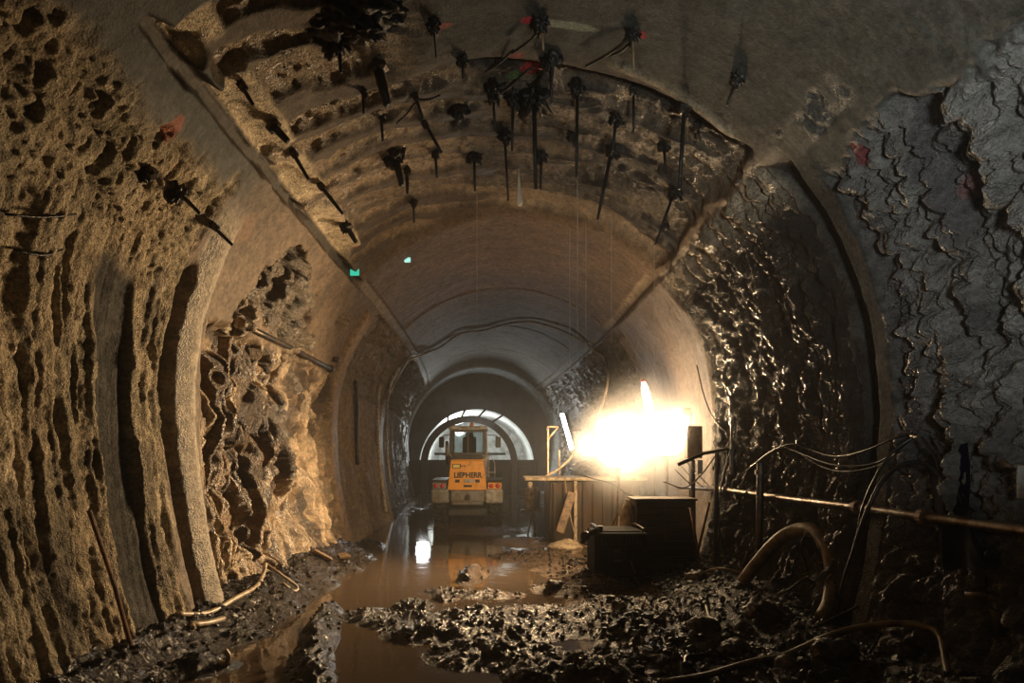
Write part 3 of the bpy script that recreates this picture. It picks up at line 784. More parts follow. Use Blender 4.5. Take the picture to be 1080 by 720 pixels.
# floodlight behind the photographer, aimed up at the vault and the right wall
fl = point('site_floodlight', (1.4, .2, 2.4), (.96, 1.0, .93), 1000, .25, 'SPOT', spot_size=math.radians(84), spot_blend=1.0); aim(fl, (3.2, 4.7, 5.2))
# lamp of the far working face
point('far_face_lamp', (-2.2, 39.0, 3.4), (.95, 1.0, .97), 900, .3)
vl = point('puddle_glint_spot', (-2.41, 22.0, 1.08), (.97, .99, 1.0), 90, .22, 'SPOT', spot_size=math.radians(15), spot_blend=.8); aim(vl, (-1.5, 13.9, 0))  # unseen spot added only for the white reflection in the puddle
o = point('loader_fill_spot', (1.5, 13.6, 2.5), WARM, 800, .2, 'SPOT', spot_size=math.radians(50), spot_blend=1.0); aim(o, (-.7, 19.8, 1.3))  # unseen spot added to brighten the rear of the loader
o = point('vault_fill_spot', LA+Vector((-.3, -.3, .35)), WARM, 560, .25, 'SPOT', spot_size=math.radians(58), spot_blend=1.0); aim(o, (-2.7, 8.2, 5.0))  # unseen spot added beside the larger balloon to brighten the left vault
o = point('wall_fill_spot', LB+Vector((.1, -.42, .2)), WARM, 620, .2, 'SPOT', spot_size=math.radians(95), spot_blend=1.0); aim(o, (3.5, 9.0, 3.8))  # unseen spot added by the smaller balloon for glints on the right wall
for lc in (LA, LB):
    o = point('lamp_flood', lc+Vector((-.46, -.22, .05)), WARM, 2500, .3, 'SPOT', spot_size=math.radians(104), spot_blend=1.0); aim(o, (-3.4, 9.7, .9))

o = point('portal_fill_spot', (-1.0, 32.6, 2.6), (.9, .96, 1.0), 130, .15, 'SPOT', spot_size=math.radians(100), spot_blend=1.0); aim(o, (-1.0, 35.4, 6.0))  # unseen spot added to light the top of the portal wall
# ----------------------------------------------------------------------------
# equipment below the lamps
t = thing('steel_tank', 'long grey steel site tank with a ledge under the balloon lamps', 'tank', (0, 0, 0))
TX0, TX1, TY0, TY1, TZ = 1.15, 3.15, 15.2, 17.0, 1.42
bm = bmn(); bx(bm, ((TX0+TX1)/2, (TY0+TY1)/2, TZ/2), (TX1-TX0, TY1-TY0, TZ), .03)
for k in range(9): bx(bm, (TX0+.12+k*(TX1-TX0-.24)/8, TY0-.02, TZ/2), (.09, .06, TZ-.12), .015)
mesh_obj('body', bm, M['tank'], t)
bm = bmn(); bx(bm, ((TX0+TX1)/2-.2, TY0+.5, TZ+.035), (TX1-TX0+.7, 1.3, .07), .015); mesh_obj('ledge', bm, M['cream'], t)
bm = bmn(); bx(bm, (1.72, TY0-.07, .75), (.07, .07, 1.5), .01); mesh_obj('post', bm, M['cream'], t)
t = thing('bracket_frame', 'thin pale steel bracket frame standing on the tank ledge', 'bracket', (0, 0, 0))
p0, p1, p2 = at(578, 502, 15.4), at(578, 450, 15.4), at(589, 450, 15.4)
bm = bmn(); tb(bm, [p0, p1], .022, 6); mesh_obj('upright', bm, M['palehose'], t)
bm = bmn(); tb(bm, [p1, p2], .022, 6); mesh_obj('top_bar', bm, M['palehose'], t)
bm = bmn(); tb(bm, [at(578, 463, 15.4), p2], .02, 6); mesh_obj('brace', bm, M['palehose'], t)
bm = bmn(); tb(bm, [at(590, 502, 15.4), at(590, 474, 15.4)], .02, 6); mesh_obj('upright', bm, M['palehose'], t)
# leaning board by the tank
bm = bmn(); A, B = at(603, 520, 15.0), at(590, 562, 14.7); tb(bm, [A, B], .12, 4)
tag(mesh_obj('board', bm, M['timber']), 'brown board leaning against the front of the grey tank', 'board')
bm = bmn(); c = Vector((1.45, 14.72, 0)); lathe(bm, [(.42, 0), (.36, .06), (.22, .13), (.08, .17), (0, .18)], (c.x, c.y, -.01), 18)
for v in bm.verts: v.co.z *= random.uniform(.8, 1.2); v.co.x += random.uniform(-.03, .03)
tag(mesh_obj('sandbag', bm, M['cream'], None, True), 'pale slumped sack on the mud at the foot of the board', 'sandbag')
# pale bottle-shaped post on a little stand
t = thing('gas_cylinder', 'pale gas cylinder on a small stand right of the wheel loader', 'gas cylinder', (0, 0, 0))
c = at(559, 540, 17.2); h0, h1 = at(559, 537, 17.2).z, at(559, 508, 17.2).z
bm = bmn(); L_ = h1-h0; lathe(bm, [(0, h0), (.115, h0), (.125, h0+.04), (.125, h0+L_*.62), (.09, h0+L_*.75), (.05, h0+L_*.82), (.06, h0+L_*.86), (.06, h0+L_*.97), (.03, h1), (0, h1)], (c.x, c.y, 0), 20)
mesh_obj('bottle', bm, M['cream'], t, True)
bm = bmn(); bx(bm, (c.x+.05, c.y, h0-.03), (.55, .36, .05), .01); mesh_obj('shelf', bm, M['steel'], t)
for dx in (-.12, .10): 
    bm = bmn(); tb(bm, [(c.x+.05, c.y, h0-.05), (c.x+.05+dx, c.y+dx*.6, -.05)], .025, 6); mesh_obj('leg', bm, M['steel'], t)
bm = bmn(); c2 = at(567, 535, 17.4); lathe(bm, [(0, h0-.02), (.07, h0-.02), (.07, h0+L_*.6), (.03, h0+L_*.75), (.03, h0+L_*.8), (0, h0+L_*.8)], (c2.x, c2.y, 0), 14)
mesh_obj('small_bottle', bm, M['tank'], t, True)

# timber clad crate on a dark skid
GY = 11.6
t = thing('plank_crate', 'boarded grey crate on a dark base behind the generator', 'crate', (0, 0, 0))
X0, X1 = at(671, 0, GY).x, at(733, 0, GY).x; zt = at(0, 528, GY).z; zm = .52
bm = bmn(); n = 6
for k in range(n):
    h = (zt-zm)/n
    bx(bm, ((X0+X1)/2, GY+.30, zm+h*(k+.5)), (X1-X0, .60, h-.012), .008)
mesh_obj('boards', bm, M['tank'], t)
for fx in (.02, .5, .98):
    bm = bmn(); bx(bm, (X0+(X1-X0)*fx, GY-.015, (zt+zm)/2), (.05, .03, zt-zm), .006); mesh_obj('batten', bm, M['tank'], t)
bm = bmn(); bx(bm, ((X0+X1)/2, GY+.30, zt+.02), (X1-X0+.08, .66, .04), .01); mesh_obj('lid', bm, M['tank'], t)
bm = bmn(); bx(bm, ((X0+X1)/2, GY+.30, zm/2), (X1-X0+.06, .66, zm), .02)
for k in range(3): bx(bm, ((X0+X1)/2, GY-.06, .1+.15*k), (X1-X0, .04, .05), .01)
mesh_obj('base', bm, M['black'], t)
bm = bmn(); c = at(662, 540, 11.9); 
lathe(bm, [(0, .55), (.11, .55), (.13, .60), (.125, 1.02), (.08, 1.12), (.04, 1.15), (.045, 1.22), (0, 1.22)], (c.x, c.y, 0), 16); bx(bm, (c.x, c.y, .27), (.24, .24, .56), .02)
tag(mesh_obj('canister', bm, M['cream'], None, True), 'pale canister on a block left of the boarded crate', 'canister')
# generator
t = thing('generator', 'black boxy generator on skids in front of the boarded crate', 'generator', (0, 0, 0))
GY0 = 10.55
X0, X1 = at(627, 0, GY0).x, at(683, 0, GY0).x; zt = at(0, 562, GY0).z; xm = (X0+X1)/2; gw = X1-X0
bm = bmn(); bx(bm, (xm, GY0+.45, .10+(zt-.10)/2), (gw, .9, zt-.10), .035, None, 3); mesh_obj('housing', bm, M['genblack'], t)
bm = bmn()
for k in range(8): bx(bm, (xm, GY0+.12+k*.095, zt+.012), (gw*.8, .05, .03), .006)
mesh_obj('top_grille', bm, M['genblack'], t)
bm = bmn()
for k in range(12): bx(bm, (xm-gw*.36+k*gw*.065, GY0-.008, zt-.13), (.018, .03, .12), .004)
mesh_obj('grille', bm, M['darksteel'], t)
bm = bmn(); bx(bm, (xm-.05, GY0-.01, .42), (.30, .03, .22), .01); mesh_obj('control_panel', bm, M['black'], t)
bm = bmn(); tb(bm, spline([(xm-.10, GY0-.03, .36), (xm-.09, GY0-.07, .36), (xm+.01, GY0-.07, .365), (xm+.02, GY0-.03, .365)], 4), .011, 6); mesh_obj('handle', bm, M['steel'], t)
bm = bmn(); tb(bm, [(xm+.13, GY0-.03, .38), (xm+.21, GY0-.04, .17)], .010, 6); mesh_obj('lever', bm, M['steel'], t)
for dx in (-.09, -.03):
    bm = bmn(); lathe(bm, [(.0, -.03), (.022, -.03), (.025, 0), (0, 0)], (xm+dx, GY0-.025, .50), 12, 'Y'); mesh_obj('gauge', bm, M['steel'], t)
for sx in (-1, 1):
    bm = bmn(); bx(bm, (xm+sx*gw*.38, GY0+.45, .04), (.10, 1.05, .10), .015); mesh_obj('skid', bm, M['black'], t)
    bm = bmn(); tb(bm, spline([(xm+sx*gw*.42, GY0+.06, zt), (xm+sx*gw*.42, GY0+.08, zt+.07), (xm+sx*gw*.42, GY0+.78, zt+.07), (xm+sx*gw*.42, GY0+.82, zt)], 4), .014, 6); mesh_obj('carry_rail', bm, M['darksteel'], t)
bm = bmn()
cyl(bm, (X0+.10, GY0+.12, zt), (X0+.10, GY0+.12, zt+.10), .05); cyl(bm, (X0+.10, GY0+.12, zt+.05), (X0-.12, GY0+.05, zt-.03), .045)
lathe(bm, [(0, -.02), (.07, -.02), (.08, 0), (.07, .02), (0, .02)], (X0-.14, GY0+.03, zt-.05), 14, 'Y'); cyl(bm, (X0-.12, GY0+.03, zt-.03), (X0-.20, GY0+.05, zt-.16), .035)
mesh_obj('valve', bm, M['darksteel'], t, False)
# electrical cabinet and small lamp beside the balloons
t = thing('electrical_cabinet', 'brown electrical cabinet on a post right of the smaller balloon lamp', 'cabinet', (0, 0, 0))
EY = 12.0; a, b = at(725, 449, EY), at(741, 483, EY)
bm = bmn(); bx(bm, ((a.x+b.x)/2, EY+.1, (a.z+b.z)/2), (b.x-a.x, .22, a.z-b.z), .02); mesh_obj('box', bm, M['rust'], t)
bm = bmn(); bx(bm, ((a.x+b.x)/2, EY-.02, (a.z+b.z)/2), (b.x-a.x-.05, .02, a.z-b.z-.05), .01); mesh_obj('door', bm, M['timber'], t)
bm = bmn(); cyl(bm, ((a.x+b.x)/2, EY+.12, .1), ((a.x+b.x)/2, EY+.12, b.z), .04); mesh_obj('post', bm, M['darksteel'], t)
bm = bmn(); c = at(738, 492, 11.8); bx(bm, (c.x, c.y, c.z), (.10, .05, .25), .02)
for k in (-1, 1): cyl(bm, (c.x, c.y+.02, c.z+k*.10), (c.x-.02, c.y+.22, c.z+k*.12), .012)
tag(mesh_obj('insulator', bm, M['white']), 'small white block fixed below the electrical cabinet', 'fitting')
# small box high on the frame left of the cabinet
t = thing('junction_box', 'small pale junction box on a pole above the electrical cabinet', 'junction box', (0, 0, 0))
c = at(724, 434, 12.6); bm = bmn(); bx(bm, c, (.14, .10, .14), .015); mesh_obj('box', bm, M['timber'], t)
bm = bmn(); cyl(bm, (c.x+.09, c.y+.06, .1), (c.x+.09, c.y+.06, c.z), .03); mesh_obj('post', bm, M['darksteel'], t)

# ----------------------------------------------------------------------------
# pipes and posts along the right wall
t = thing('water_pipe', 'long steel pipe running low along the right wall', 'pipe', (0, 0, 0))
pts = [at(716, 513, 13.0), at(762, 516, 11.6), at(840, 527, 8.75), at(905, 535, 7.25), at(975, 545, 6.1), at(1080, 559, 5.0), (3.86, 3.2, 1.46)]
bm = bmn(); tb(bm, pts, .048, 12); mesh_obj('pipe', bm, M['steel'], t, True)
for (px, py, Y) in ((800, 521, 10.1), (905, 535, 7.25), (975, 545, 6.1)):
    c = at(px, py, Y); bm = bmn(); lathe(bm, [(.05, -.04), (.075, -.04), (.075, .04), (.05, .04)], c, 14, 'Y'); bx(bm, (c.x+.14, c.y, c.z-.02), (.22, .05, .04), .005); mesh_obj('bracket', bm, M['rust'], t)
def post(name, label, px, py0, py1, Y, r, m):
    a, b = at(px, py0, Y), at(px+random.uniform(-2, 2), py1, Y); bm = bmn(); cyl(bm, a, b, r, None, 10)
    for k in (.1, .9): c = a.lerp(b, k); cyl(bm, (c.x, c.y, c.z-.03), (c.x, c.y, c.z+.03), r*1.5, None, 10)
    return tag(mesh_obj(name, bm, m), label, 'post')
post('standpipe', 'dark upright pipe right of the electrical cabinet, reaching to the mud', 756, 478, 596, 10.8, .035, M['darksteel'])
post('standpipe', 'shorter dark upright post by the wall pipe, under the festooned cables', 802, 488, 585, 9.6, .05, M['darksteel'])
post('standpipe', 'dark upright pipe on the wet rock above the wall pipe', 773, 440, 500, 11.2, .04, M['darksteel'])
hose('drop_pipe', [surf(709, 238)[0]+Vector((-.1, 0, 0)), at(709, 262, 13.2), at(710, 345, 13.2)], .05, M['black'], 'long black pipe hanging down from the right haunch', 'pipe', None, 8, 2)
a_ = [(715, 490), (742, 478), (765, 474), (790, 470)]
bm = bmn(); tb(bm, [at(px, py, 11.4) for px, py in a_], .03, 8); tag(mesh_obj('crossbar', bm, M['darksteel']), 'dark bar running from the smaller lamp to the right wall', 'bar')
# steel stays leaning in the rubble behind the pipe
for i, (p, q_, lab) in enumerate((((728, 535), (738, 592), 'rusty rod leaning in the rubble right of the boarded crate'), ((748, 530), (735, 585), 'rusty rod leaning the other way right of the boarded crate'),
                                  ((800, 560), (782, 598), 'thin brace leaning under the wall pipe'))):
    hose('rod', [at(*p, 11.2-i*.4), at(*q_, 10.9-i*.4)], .022, M['rust'], lab, 'rod')

# volume added around the lamps to give their light its bloom
def bloom_mat(c, rad):
    m = bpy.data.materials.new('lamp_bloom'); m.use_nodes = True; t = m.node_tree; t.nodes.clear()
    o = t.nodes.new('ShaderNodeOutputMaterial'); v = t.nodes.new('ShaderNodeVolumeScatter'); v.inputs['Anisotropy'].default_value = .3
    g_ = t.nodes.new('ShaderNodeNewGeometry'); s_ = t.nodes.new('ShaderNodeVectorMath'); s_.operation = 'DISTANCE'; s_.inputs[1].default_value = c
    lk(t, g_.outputs['Position'], s_.inputs[0])
    r = t.nodes.new('ShaderNodeMapRange'); r.inputs['From Min'].default_value = .35; r.inputs['From Max'].default_value = rad; r.inputs['To Min'].default_value = BLOOM; r.inputs['To Max'].default_value = 0
    r.interpolation_type = 'SMOOTHERSTEP'
    lk(t, s_.outputs['Value'], r.inputs['Value']); lk(t, r.outputs['Result'], v.inputs['Density']); lk(t, v.outputs[0], o.inputs['Volume'])
    return m
mid = (LA+LB)/2
bm = bmn(); bmesh.ops.create_icosphere(bm, subdivisions=3, radius=1.75); bmesh.ops.scale(bm, vec=(1, .8, 1), verts=bm.verts[:]); bmesh.ops.translate(bm, vec=mid, verts=bm.verts[:])
tag(mesh_obj('bloom_volume', bm, bloom_mat(mid, 1.7), None, True), 'glowing volume added as bloom around the balloon lamps', 'bloom_volume', None, 'stuff')
# ----------------------------------------------------------------------------
# cables and hoses on the right
def W(px, py, lift=.05): return surf(px, py, True, lift)[0]
def lerpY(pts, r=.025):
    out = []
    for p in pts:
        v = at(*p); out.append(Vector((v.x, v.y, max(v.z, float(floor_h(v.x, v.y))+r))))
    return out
hose('cable', lerpY([(790, 494, 9.8), (812, 477, 9.2), (835, 468, 8.6), (855, 474, 8.2), (882, 481, 7.6), (915, 474, 6.9), (945, 461, 6.4), (962, 457, 6.2)]), .013, M['blackrubber'], 'topmost black cable festooned along the right wall', 'cable')
hose('cable', lerpY([(826, 470, 8.9), (850, 480, 8.3), (880, 490, 7.6), (920, 489, 6.9), (950, 472, 6.4), (968, 456, 6.2)]), .010, M['blackrubber'], 'middle thin cable festooned along the right wall', 'cable')
hose('cable', lerpY([(840, 475, 8.7), (865, 491, 8.1), (892, 497, 7.5), (930, 489, 6.8), (960, 463, 6.25)]), .009, M['blackrubber'], 'lowest thin cable sagging along the right wall', 'cable')
hose('hose', lerpY([(968, 458, 6.2), (942, 476, 6.3), (922, 506, 6.4), (909, 538, 6.5), (904, 566, 6.5), (893, 600, 6.5), (886, 625, 6.5)]), .014, M['blackrubber'], 'black hose dropping leftwards from the cable hook to the rubble', 'hose')
hose('hose', lerpY([(902, 573, 6.3), (914, 540, 6.25), (930, 508, 6.2), (950, 491, 6.1), (972, 488, 6.0), (990, 500, 5.9), (1003, 520, 5.8)]), .020, M['blackrubber'], 'thick black hose arched over the wall pipe', 'hose')
hose('hose', lerpY([(972, 461, 6.1), (985, 480, 6.0), (996, 510, 5.9), (1003, 545, 5.8), (1009, 585, 5.8), (1012, 622, 5.8)]), .013, M['blackrubber'], 'black hose hanging straight down right of the cable hook', 'hose')
hose('hose', lerpY([(985, 470, 6.0), (1005, 505, 5.8), (1022, 550, 5.6), (1035, 590, 5.5), (1042, 625, 5.5)]), .011, M['blackrubber'], 'outermost thin black hose hanging towards the pipe fitting', 'hose')
c = W(964, 457, .03)
bm = bmn(); tb(bm, spline([W(964, 450, -.1), c, at(966, 461, 6.15), at(970, 458, 6.1)], 5), .014, 6); tag(mesh_obj('cable_hook', bm, M['steel']), 'steel hook in the right wall carrying cables', 'hook')
hose('suction_hose', lerpY([(783, 614, 9.0), (800, 592, 8.9), (820, 570, 8.7), (840, 559, 8.5), (858, 560, 8.2), (872, 576, 7.9), (878, 604, 7.7), (875, 635, 7.5), (868, 662, 7.3)]), .085, M['brownhose'], 'thick ribbed tan suction hose arched over the rubble', 'hose', None, 14, 12)
hose('cable', lerpY([(852, 600, 8.0), (845, 575, 8.0), (853, 563, 8.0), (866, 590, 7.9), (866, 610, 7.9), (850, 625, 7.9)]), .012, M['blackrubber'], 'small black cable loop inside the arch of the tan hose', 'cable')
hose('cable', lerpY([(820, 640, 8.2), (832, 622, 8.1), (850, 610, 8.0), (862, 622, 7.9), (850, 640, 7.8), (828, 645, 7.9)]), .016, M['blackrubber'], 'coiled black cable lying below the arch of the tan hose', 'cable')
hose('hose', lerpY([(700, 726, 5.85), (745, 712, 6.0), (790, 706, 6.2), (830, 690, 6.3), (880, 668, 6.3), (930, 658, 6.2), (968, 659, 6.0), (990, 668, 5.8), (998, 700, 5.5), (1000, 735, 5.4)]), .030, M['brownhose'], 'long brownish hose winding over the mud at the lower right', 'hose', None, 10)
hose('rod', lerpY([(858, 676, 7.0), (893, 645, 7.0), (924, 630, 6.9)]), .014, M['darksteel'], 'bent dark rod rising from the mud under the black hoses', 'rod')
hose('hose', lerpY([(924, 630, 6.9), (931, 645, 6.8), (928, 668, 6.6), (916, 700, 6.2)]), .016, M['blackrubber'], 'short black hose end falling from the bent dark rod', 'hose')
hose('hose', lerpY([(762, 690, 6.6), (740, 694, 6.5), (725, 706, 6.3), (722, 725, 6.1)]), .028, M['blackrubber'], 'black hose loop at the bottom edge of the mud', 'hose', None, 10)
hose('hose', lerpY([(738, 637, 8.6), (744, 652, 8.2), (748, 664, 7.8), (756, 676, 7.5), (754, 690, 7.2)]), .020, M['palehose'], 'short pale hose glinting on the mud below the crate', 'hose')
hose('conduit', lerpY([(756, 478, 10.8), (740, 500, 10.8), (722, 514, 10.9), (700, 508, 11.2)]), .012, M['brownhose'], 'thin cable looped behind the small white block', 'cable')
for i, (p, lab) in enumerate((([(712, 495), (722, 505), (735, 516)], 'left strand of thin wires by the wall pipe end'), ([(716, 488), (728, 502), (742, 514)], 'middle strand of thin wires by the wall pipe end'),
                              ([(722, 485), (736, 500), (750, 515)], 'right strand of thin wires by the wall pipe end'))):
    hose('wire', [at(x, y, 12.2-.1*i) for x, y in p], .008, M['brownhose'], lab, 'wire')
hose('cable', lerpY([(735, 385, 12.4), (742, 415, 12.2), (752, 440, 12.0), (766, 455, 11.6), (790, 462, 11.0)]), .012, M['blackrubber'], 'dark cable sagging off the haunch right of the lamps', 'cable')
hose('cable', lerpY([(778, 440, 11.0), (772, 470, 11.0), (762, 505, 11.0), (758, 540, 10.9), (762, 575, 10.7), (770, 598, 10.5)]), .013, M['blackrubber'], 'dark cable hanging beside the tall standpipe', 'cable')
hose('cable', lerpY([(784, 610, 10.0), (766, 600, 10.2), (752, 604, 10.4), (740, 612, 10.4)]), .02, M['brownhose'], 'brown cable draped over the rubble right of the crate', 'cable')
# plastic pipe and fitting at the lower right
t = thing('pipe_fitting', 'pale pipe stub with a downpipe elbow at the lower right wall', 'pipe fitting', (0, 0, 0))
bm = bmn(); tb(bm, lerpY([(1018, 627, 5.5), (1040, 628, 5.4), (1064, 635, 5.3)]), .026, 12); mesh_obj('stub', bm, M['brownhose'], t, True)
bm = bmn(); tb(bm, lerpY([(1056, 632, 5.35), (1057, 648, 5.35), (1058, 672, 5.3)]), [.05, .062, .062], 14); mesh_obj('downpipe', bm, M['charcoal'], t, True)
bm = bmn(); c = at(1056, 645, 5.34); lathe(bm, [(.06, -.02), (.078, -.02), (.078, .02), (.06, .02)], c, 16); mesh_obj('coupling', bm, M['charcoal'], t)
# blue sheet and small pale sign at the right
bm = bmn()
rows = []
for i in range(14):
    v = i/13; row = []
    for j in range(9):
        u = j/8
        p = surf(988+40*u+20*v*v, 480+v*120-12*u*u*(1-v), False, .07)[0]; row.append(bm.verts.new(p+Vector((.02*math.sin(u*8+v*5), .03*math.sin(u*9+v*7), .02*math.sin(u*9+v*4)))))
    rows.append(row)
for a, b in zip(rows[:-1], rows[1:]):
    for j in range(8): bm.faces.new((a[j], a[j+1], b[j+1], b[j]))
bmesh.ops.solidify(bm, geom=bm.faces[:], thickness=.006)
tag(mesh_obj('plastic_sheet', bm, M['blue'], None, True), 'dark blue plastic sheet hanging at the right wall behind black hoses', 'sheet')
t = thing('sign_board', 'small pale board fixed at the right edge above the wall pipe', 'board', (0, 0, 0))
c = at(1077, 508, 4.95); bm = bmn(); bx(bm, c, (.05, .02, .24), .004, None); mesh_obj('board', bm, M['palegrey'], t)
bm = bmn(); tb(bm, spline([at(1058, 486, 5.1), at(1066, 492, 5.0), at(1084, 490, 4.95)], 4), .022, 6); mesh_obj('bracket', bm, M['steel'], t)
# rubber cones / kerb stones in the right foreground
def rock(name, c, r, m, label=None, cat=None, sq=(1, 1, .7), seed=0, sub=3, group=None, fr=1.3, am=.5):
    bm = bmn(); bmesh.ops.create_icosphere(bm, subdivisions=sub, radius=1.0)
    rr = random.Random(seed); ox, oy = rr.uniform(0, 90), rr.uniform(0, 90)
    for v in bm.verts:
        k = 1-am/2+am*float(fbm(v.co.x*fr+ox+v.co.z*fr*.8, v.co.y*fr+oy-v.co.z*fr*.6, 4, 3))
        v.co = Vector((v.co.x*sq[0]*r*k, v.co.y*sq[1]*r*k, v.co.z*sq[2]*r*k))
    bmesh.ops.translate(bm, vec=c, verts=bm.verts[:])
    return tag(mesh_obj(name, bm, m, None, True), label, cat, group)
def on_floor(px, py):
    g_ = ground(px, py)
    for _ in range(4): g_ = ground(px, py, max(0.0, float(floor_h(g_.x, g_.y))))
    return g_
for (px, py, r, lab, m_) in ((803, 652, .30, 'large dark boulder in the rubble under the tan suction hose', 'mudclod'), (742, 664, .22, 'dark rounded lump of mud beside the short pale hose', 'mudclod'),
                             (775, 688, .20, 'dark lump at the lower right, just above the brownish hose', 'mudclod'), (880, 690, .26, 'dark stone behind the long brownish hose', 'mudclod'),
                             (960, 690, .22, 'dark stone inside the bend of the long brownish hose', 'mudclod'), (491, 609, .12, 'dark clod standing out of the lit puddle before the loader', 'mudclod'),
                             (420, 641, .10, 'wet clod at the edge of the central puddle', 'mudclod'), (585, 618, .16, 'clod in the bank of mud left of the generator', 'mudclod'),
                             (830, 702, .15, 'grey stone on the mud at the bottom right', 'stone'), (735, 610, .20, 'lit stone at the foot of the boarded crate', 'stone')):
    p = on_floor(px, py); r *= .7; rock('boulder', p+Vector((0, 0, r*.1)), r, M[m_], lab, 'rock', (1.1, 1, .75), px, 4, None, 2.3, .95)

# ----------------------------------------------------------------------------
# left side: leaning pole, hoses, planks, wall conduits
bm = bmn(); a, b = at(94, 538, 5.45), at(141, 692, 5.95); tb(bm, [a, a.lerp(b, .5)+Vector((.02, 0, 0)), b], [.018, .018, .02], 8)
tag(mesh_obj('pole', bm, M['rust']), 'thin rusty pole leaning against the left rock wall', 'pole')
def FL(px, py, up=.02):
    p = on_floor(px, py); return Vector((p.x, p.y, max(0, float(floor_h(p.x, p.y)))+up))
hose('hose', lerpY([(188, 650, 6.9), (220, 653, 7.4), (250, 642, 8.0), (270, 625, 8.5), (277, 608, 8.9), (280, 594, 9.05)], .03), .028, M['palehose'], 'pale hose curving along the foot of the rough left wall', 'hose')
hose('hose', lerpY([(280, 594, 9.05), (297, 606, 9.1), (313, 618, 9.2), (310, 628, 9.1), (298, 632, 9.0)], .02), .018, M['palehose'], 'thin pale hose hooking into the mud right of the curved one', 'hose')
hose('hose', lerpY([(204, 672, 6.8), (203, 664, 6.85), (209, 658, 6.9), (222, 656, 7.1), (236, 652, 7.3)], .03), .030, M['palehose'], 'short bent hose end sticking out of the left mud bank', 'hose')
hose('hose', lerpY([(230, 704, 6.3), (238, 699, 6.3), (241, 692, 6.3), (237, 685, 6.3)], .02), .026, M['palehose'], 'small curved hose stub poking from the left puddle edge', 'hose')
for i, (p, q_, lab) in enumerate((((342, 573), (364, 590), 'upper dark plank lying at the foot of the left rib'), ((331, 588), (350, 600), 'lower dark plank lying at the foot of the left rib'))):
    a, b = FL(*p, .10), FL(*q_, .06); bm = bmn()
    dv = (b-a); v = bx(bm, (0, 0, 0), (dv.length, .20, .05), .01)
    bmesh.ops.rotate(bm, cent=(0, 0, 0), matrix=dv.to_track_quat('X', 'Z').to_matrix(), verts=bm.verts[:]); bmesh.ops.translate(bm, vec=(a+b)/2, verts=bm.verts[:])
    tag(mesh_obj('plank', bm, M['timber']), lab, 'plank')
# ledge pipe above the rough panel
t = thing('ledge_pipe', 'dark pipe clipped along the left wall above the dripping rough panel', 'pipe', (0, 0, 0))
pp = [W(x, y, .05) for x, y in ((250, 340), (275, 352), (300, 364), (325, 377), (346, 388))]
bm = bmn(); tb(bm, pp, .045, 10); mesh_obj('pipe', bm, M['darksteel'], t, True)
for c in (pp[0], pp[-1]):
    bm = bmn(); lathe(bm, [(.05, -.05), (.08, -.05), (.08, .05), (.05, .05)], c, 12, 'Y'); bx(bm, c+Vector((-.1, 0, 0)), (.2, .06, .06), .01); mesh_obj('bracket', bm, M['steel'], t)
bm = bmn(); c = W(352, 378, .06); bx(bm, c, (.16, .18, .10), .03); tag(mesh_obj('wall_box', bm, M['steel']), 'small glinting metal box on the left rib joint', 'box')
hose('conduit', [W(x, y, .05) for x, y in ((373, 402), (374, 430), (374, 460), (375, 490))], .05, M['darksteel'], 'dark upright conduit on the streaked rock left of the machine', 'conduit', None, 8, 3)
hose('conduit', [W(x, y, .06) for x, y in ((398, 404), (396, 430), (397, 470), (401, 510), (405, 540))], .05, M['palehose'], 'pale conduit running down the far left rib', 'conduit', None, 8, 3)
hose('cable', [W(x, y, .06) for x, y in ((452, 370), (430, 378), (415, 392), (408, 415), (406, 445), (407, 480), (410, 510))], .035, M['palehose'], 'pale cable running down the left wall from the vault wire', 'cable', None, 8, 4)
hose('cable', [W(x, y, .08) for x, y in ((404, 420), (428, 376), (436, 372))]+[W(x, y, .07) for x, y in ((460, 366), (484, 350), (510, 346), (535, 339), (560, 337), (585, 343), (610, 354), (630, 368), (640, 374))], .028, M['brownhose'], 'long brown cable slung right across the vault above the loader', 'cable', None, 8, 5)
a = W(641, 375, .08)
hose('cable', [a, at(641, 400, 15.8), at(634, 430, 15.6), at(622, 455, 15.4), at(606, 478, 15.3), at(590, 494, 15.2), at(576, 502, 15.2)], .030, M['palehose'], 'pale cable sweeping down from the vault to the tank ledge', 'cable', None, 8, 6)
hose('rope', [at(595, 500, 15.1), at(599, 530, 15.0), at(604, 555, 14.9), at(610, 572, 14.7), at(620, 577, 14.2)], .013, M['palehose'], 'thin pale rope hanging off the tank ledge to the mud', 'rope')
hose('cable', [at(600, 495, 15.0), at(620, 503, 14.6), at(645, 510, 14.2), at(664, 522, 12.6), at(690, 524, 12.3)], .016, M['blackrubber'], 'black cable lying from the tank ledge to the boarded crate', 'cable')
# ledge wires on the near left wall
hose('wire', [W(x, y, .04) for x, y in ((0, 224), (40, 227), (75, 224))], .010, M['black'], 'thin black wire across the upper near left wall', 'wire', None, 6, 3)
hose('wire', [W(x, y, .03) for x, y in ((10, 262), (40, 268), (62, 262))], .010, M['black'], 'short black wire below the upper one on the near left wall', 'wire', None, 6, 3)

# survey reflectors on the vault, made to glow by their material
for px, py, m_, lab, w in ((373, 286, 'green', 'small green survey reflector by the left haunch joint, given a glow', .12), (429, 273, 'mint', 'small pale mint survey reflector on the smooth vault, given a glow', .09)):
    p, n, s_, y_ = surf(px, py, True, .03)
    t = thing('marker_reflector', lab, 'marker reflector', p)
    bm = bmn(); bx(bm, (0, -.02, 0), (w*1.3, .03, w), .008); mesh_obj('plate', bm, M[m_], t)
    bm = bmn(); tb(bm, [(0, 0, 0), -n*.12], .012, 6); mesh_obj('pin', bm, M['steel'], t)

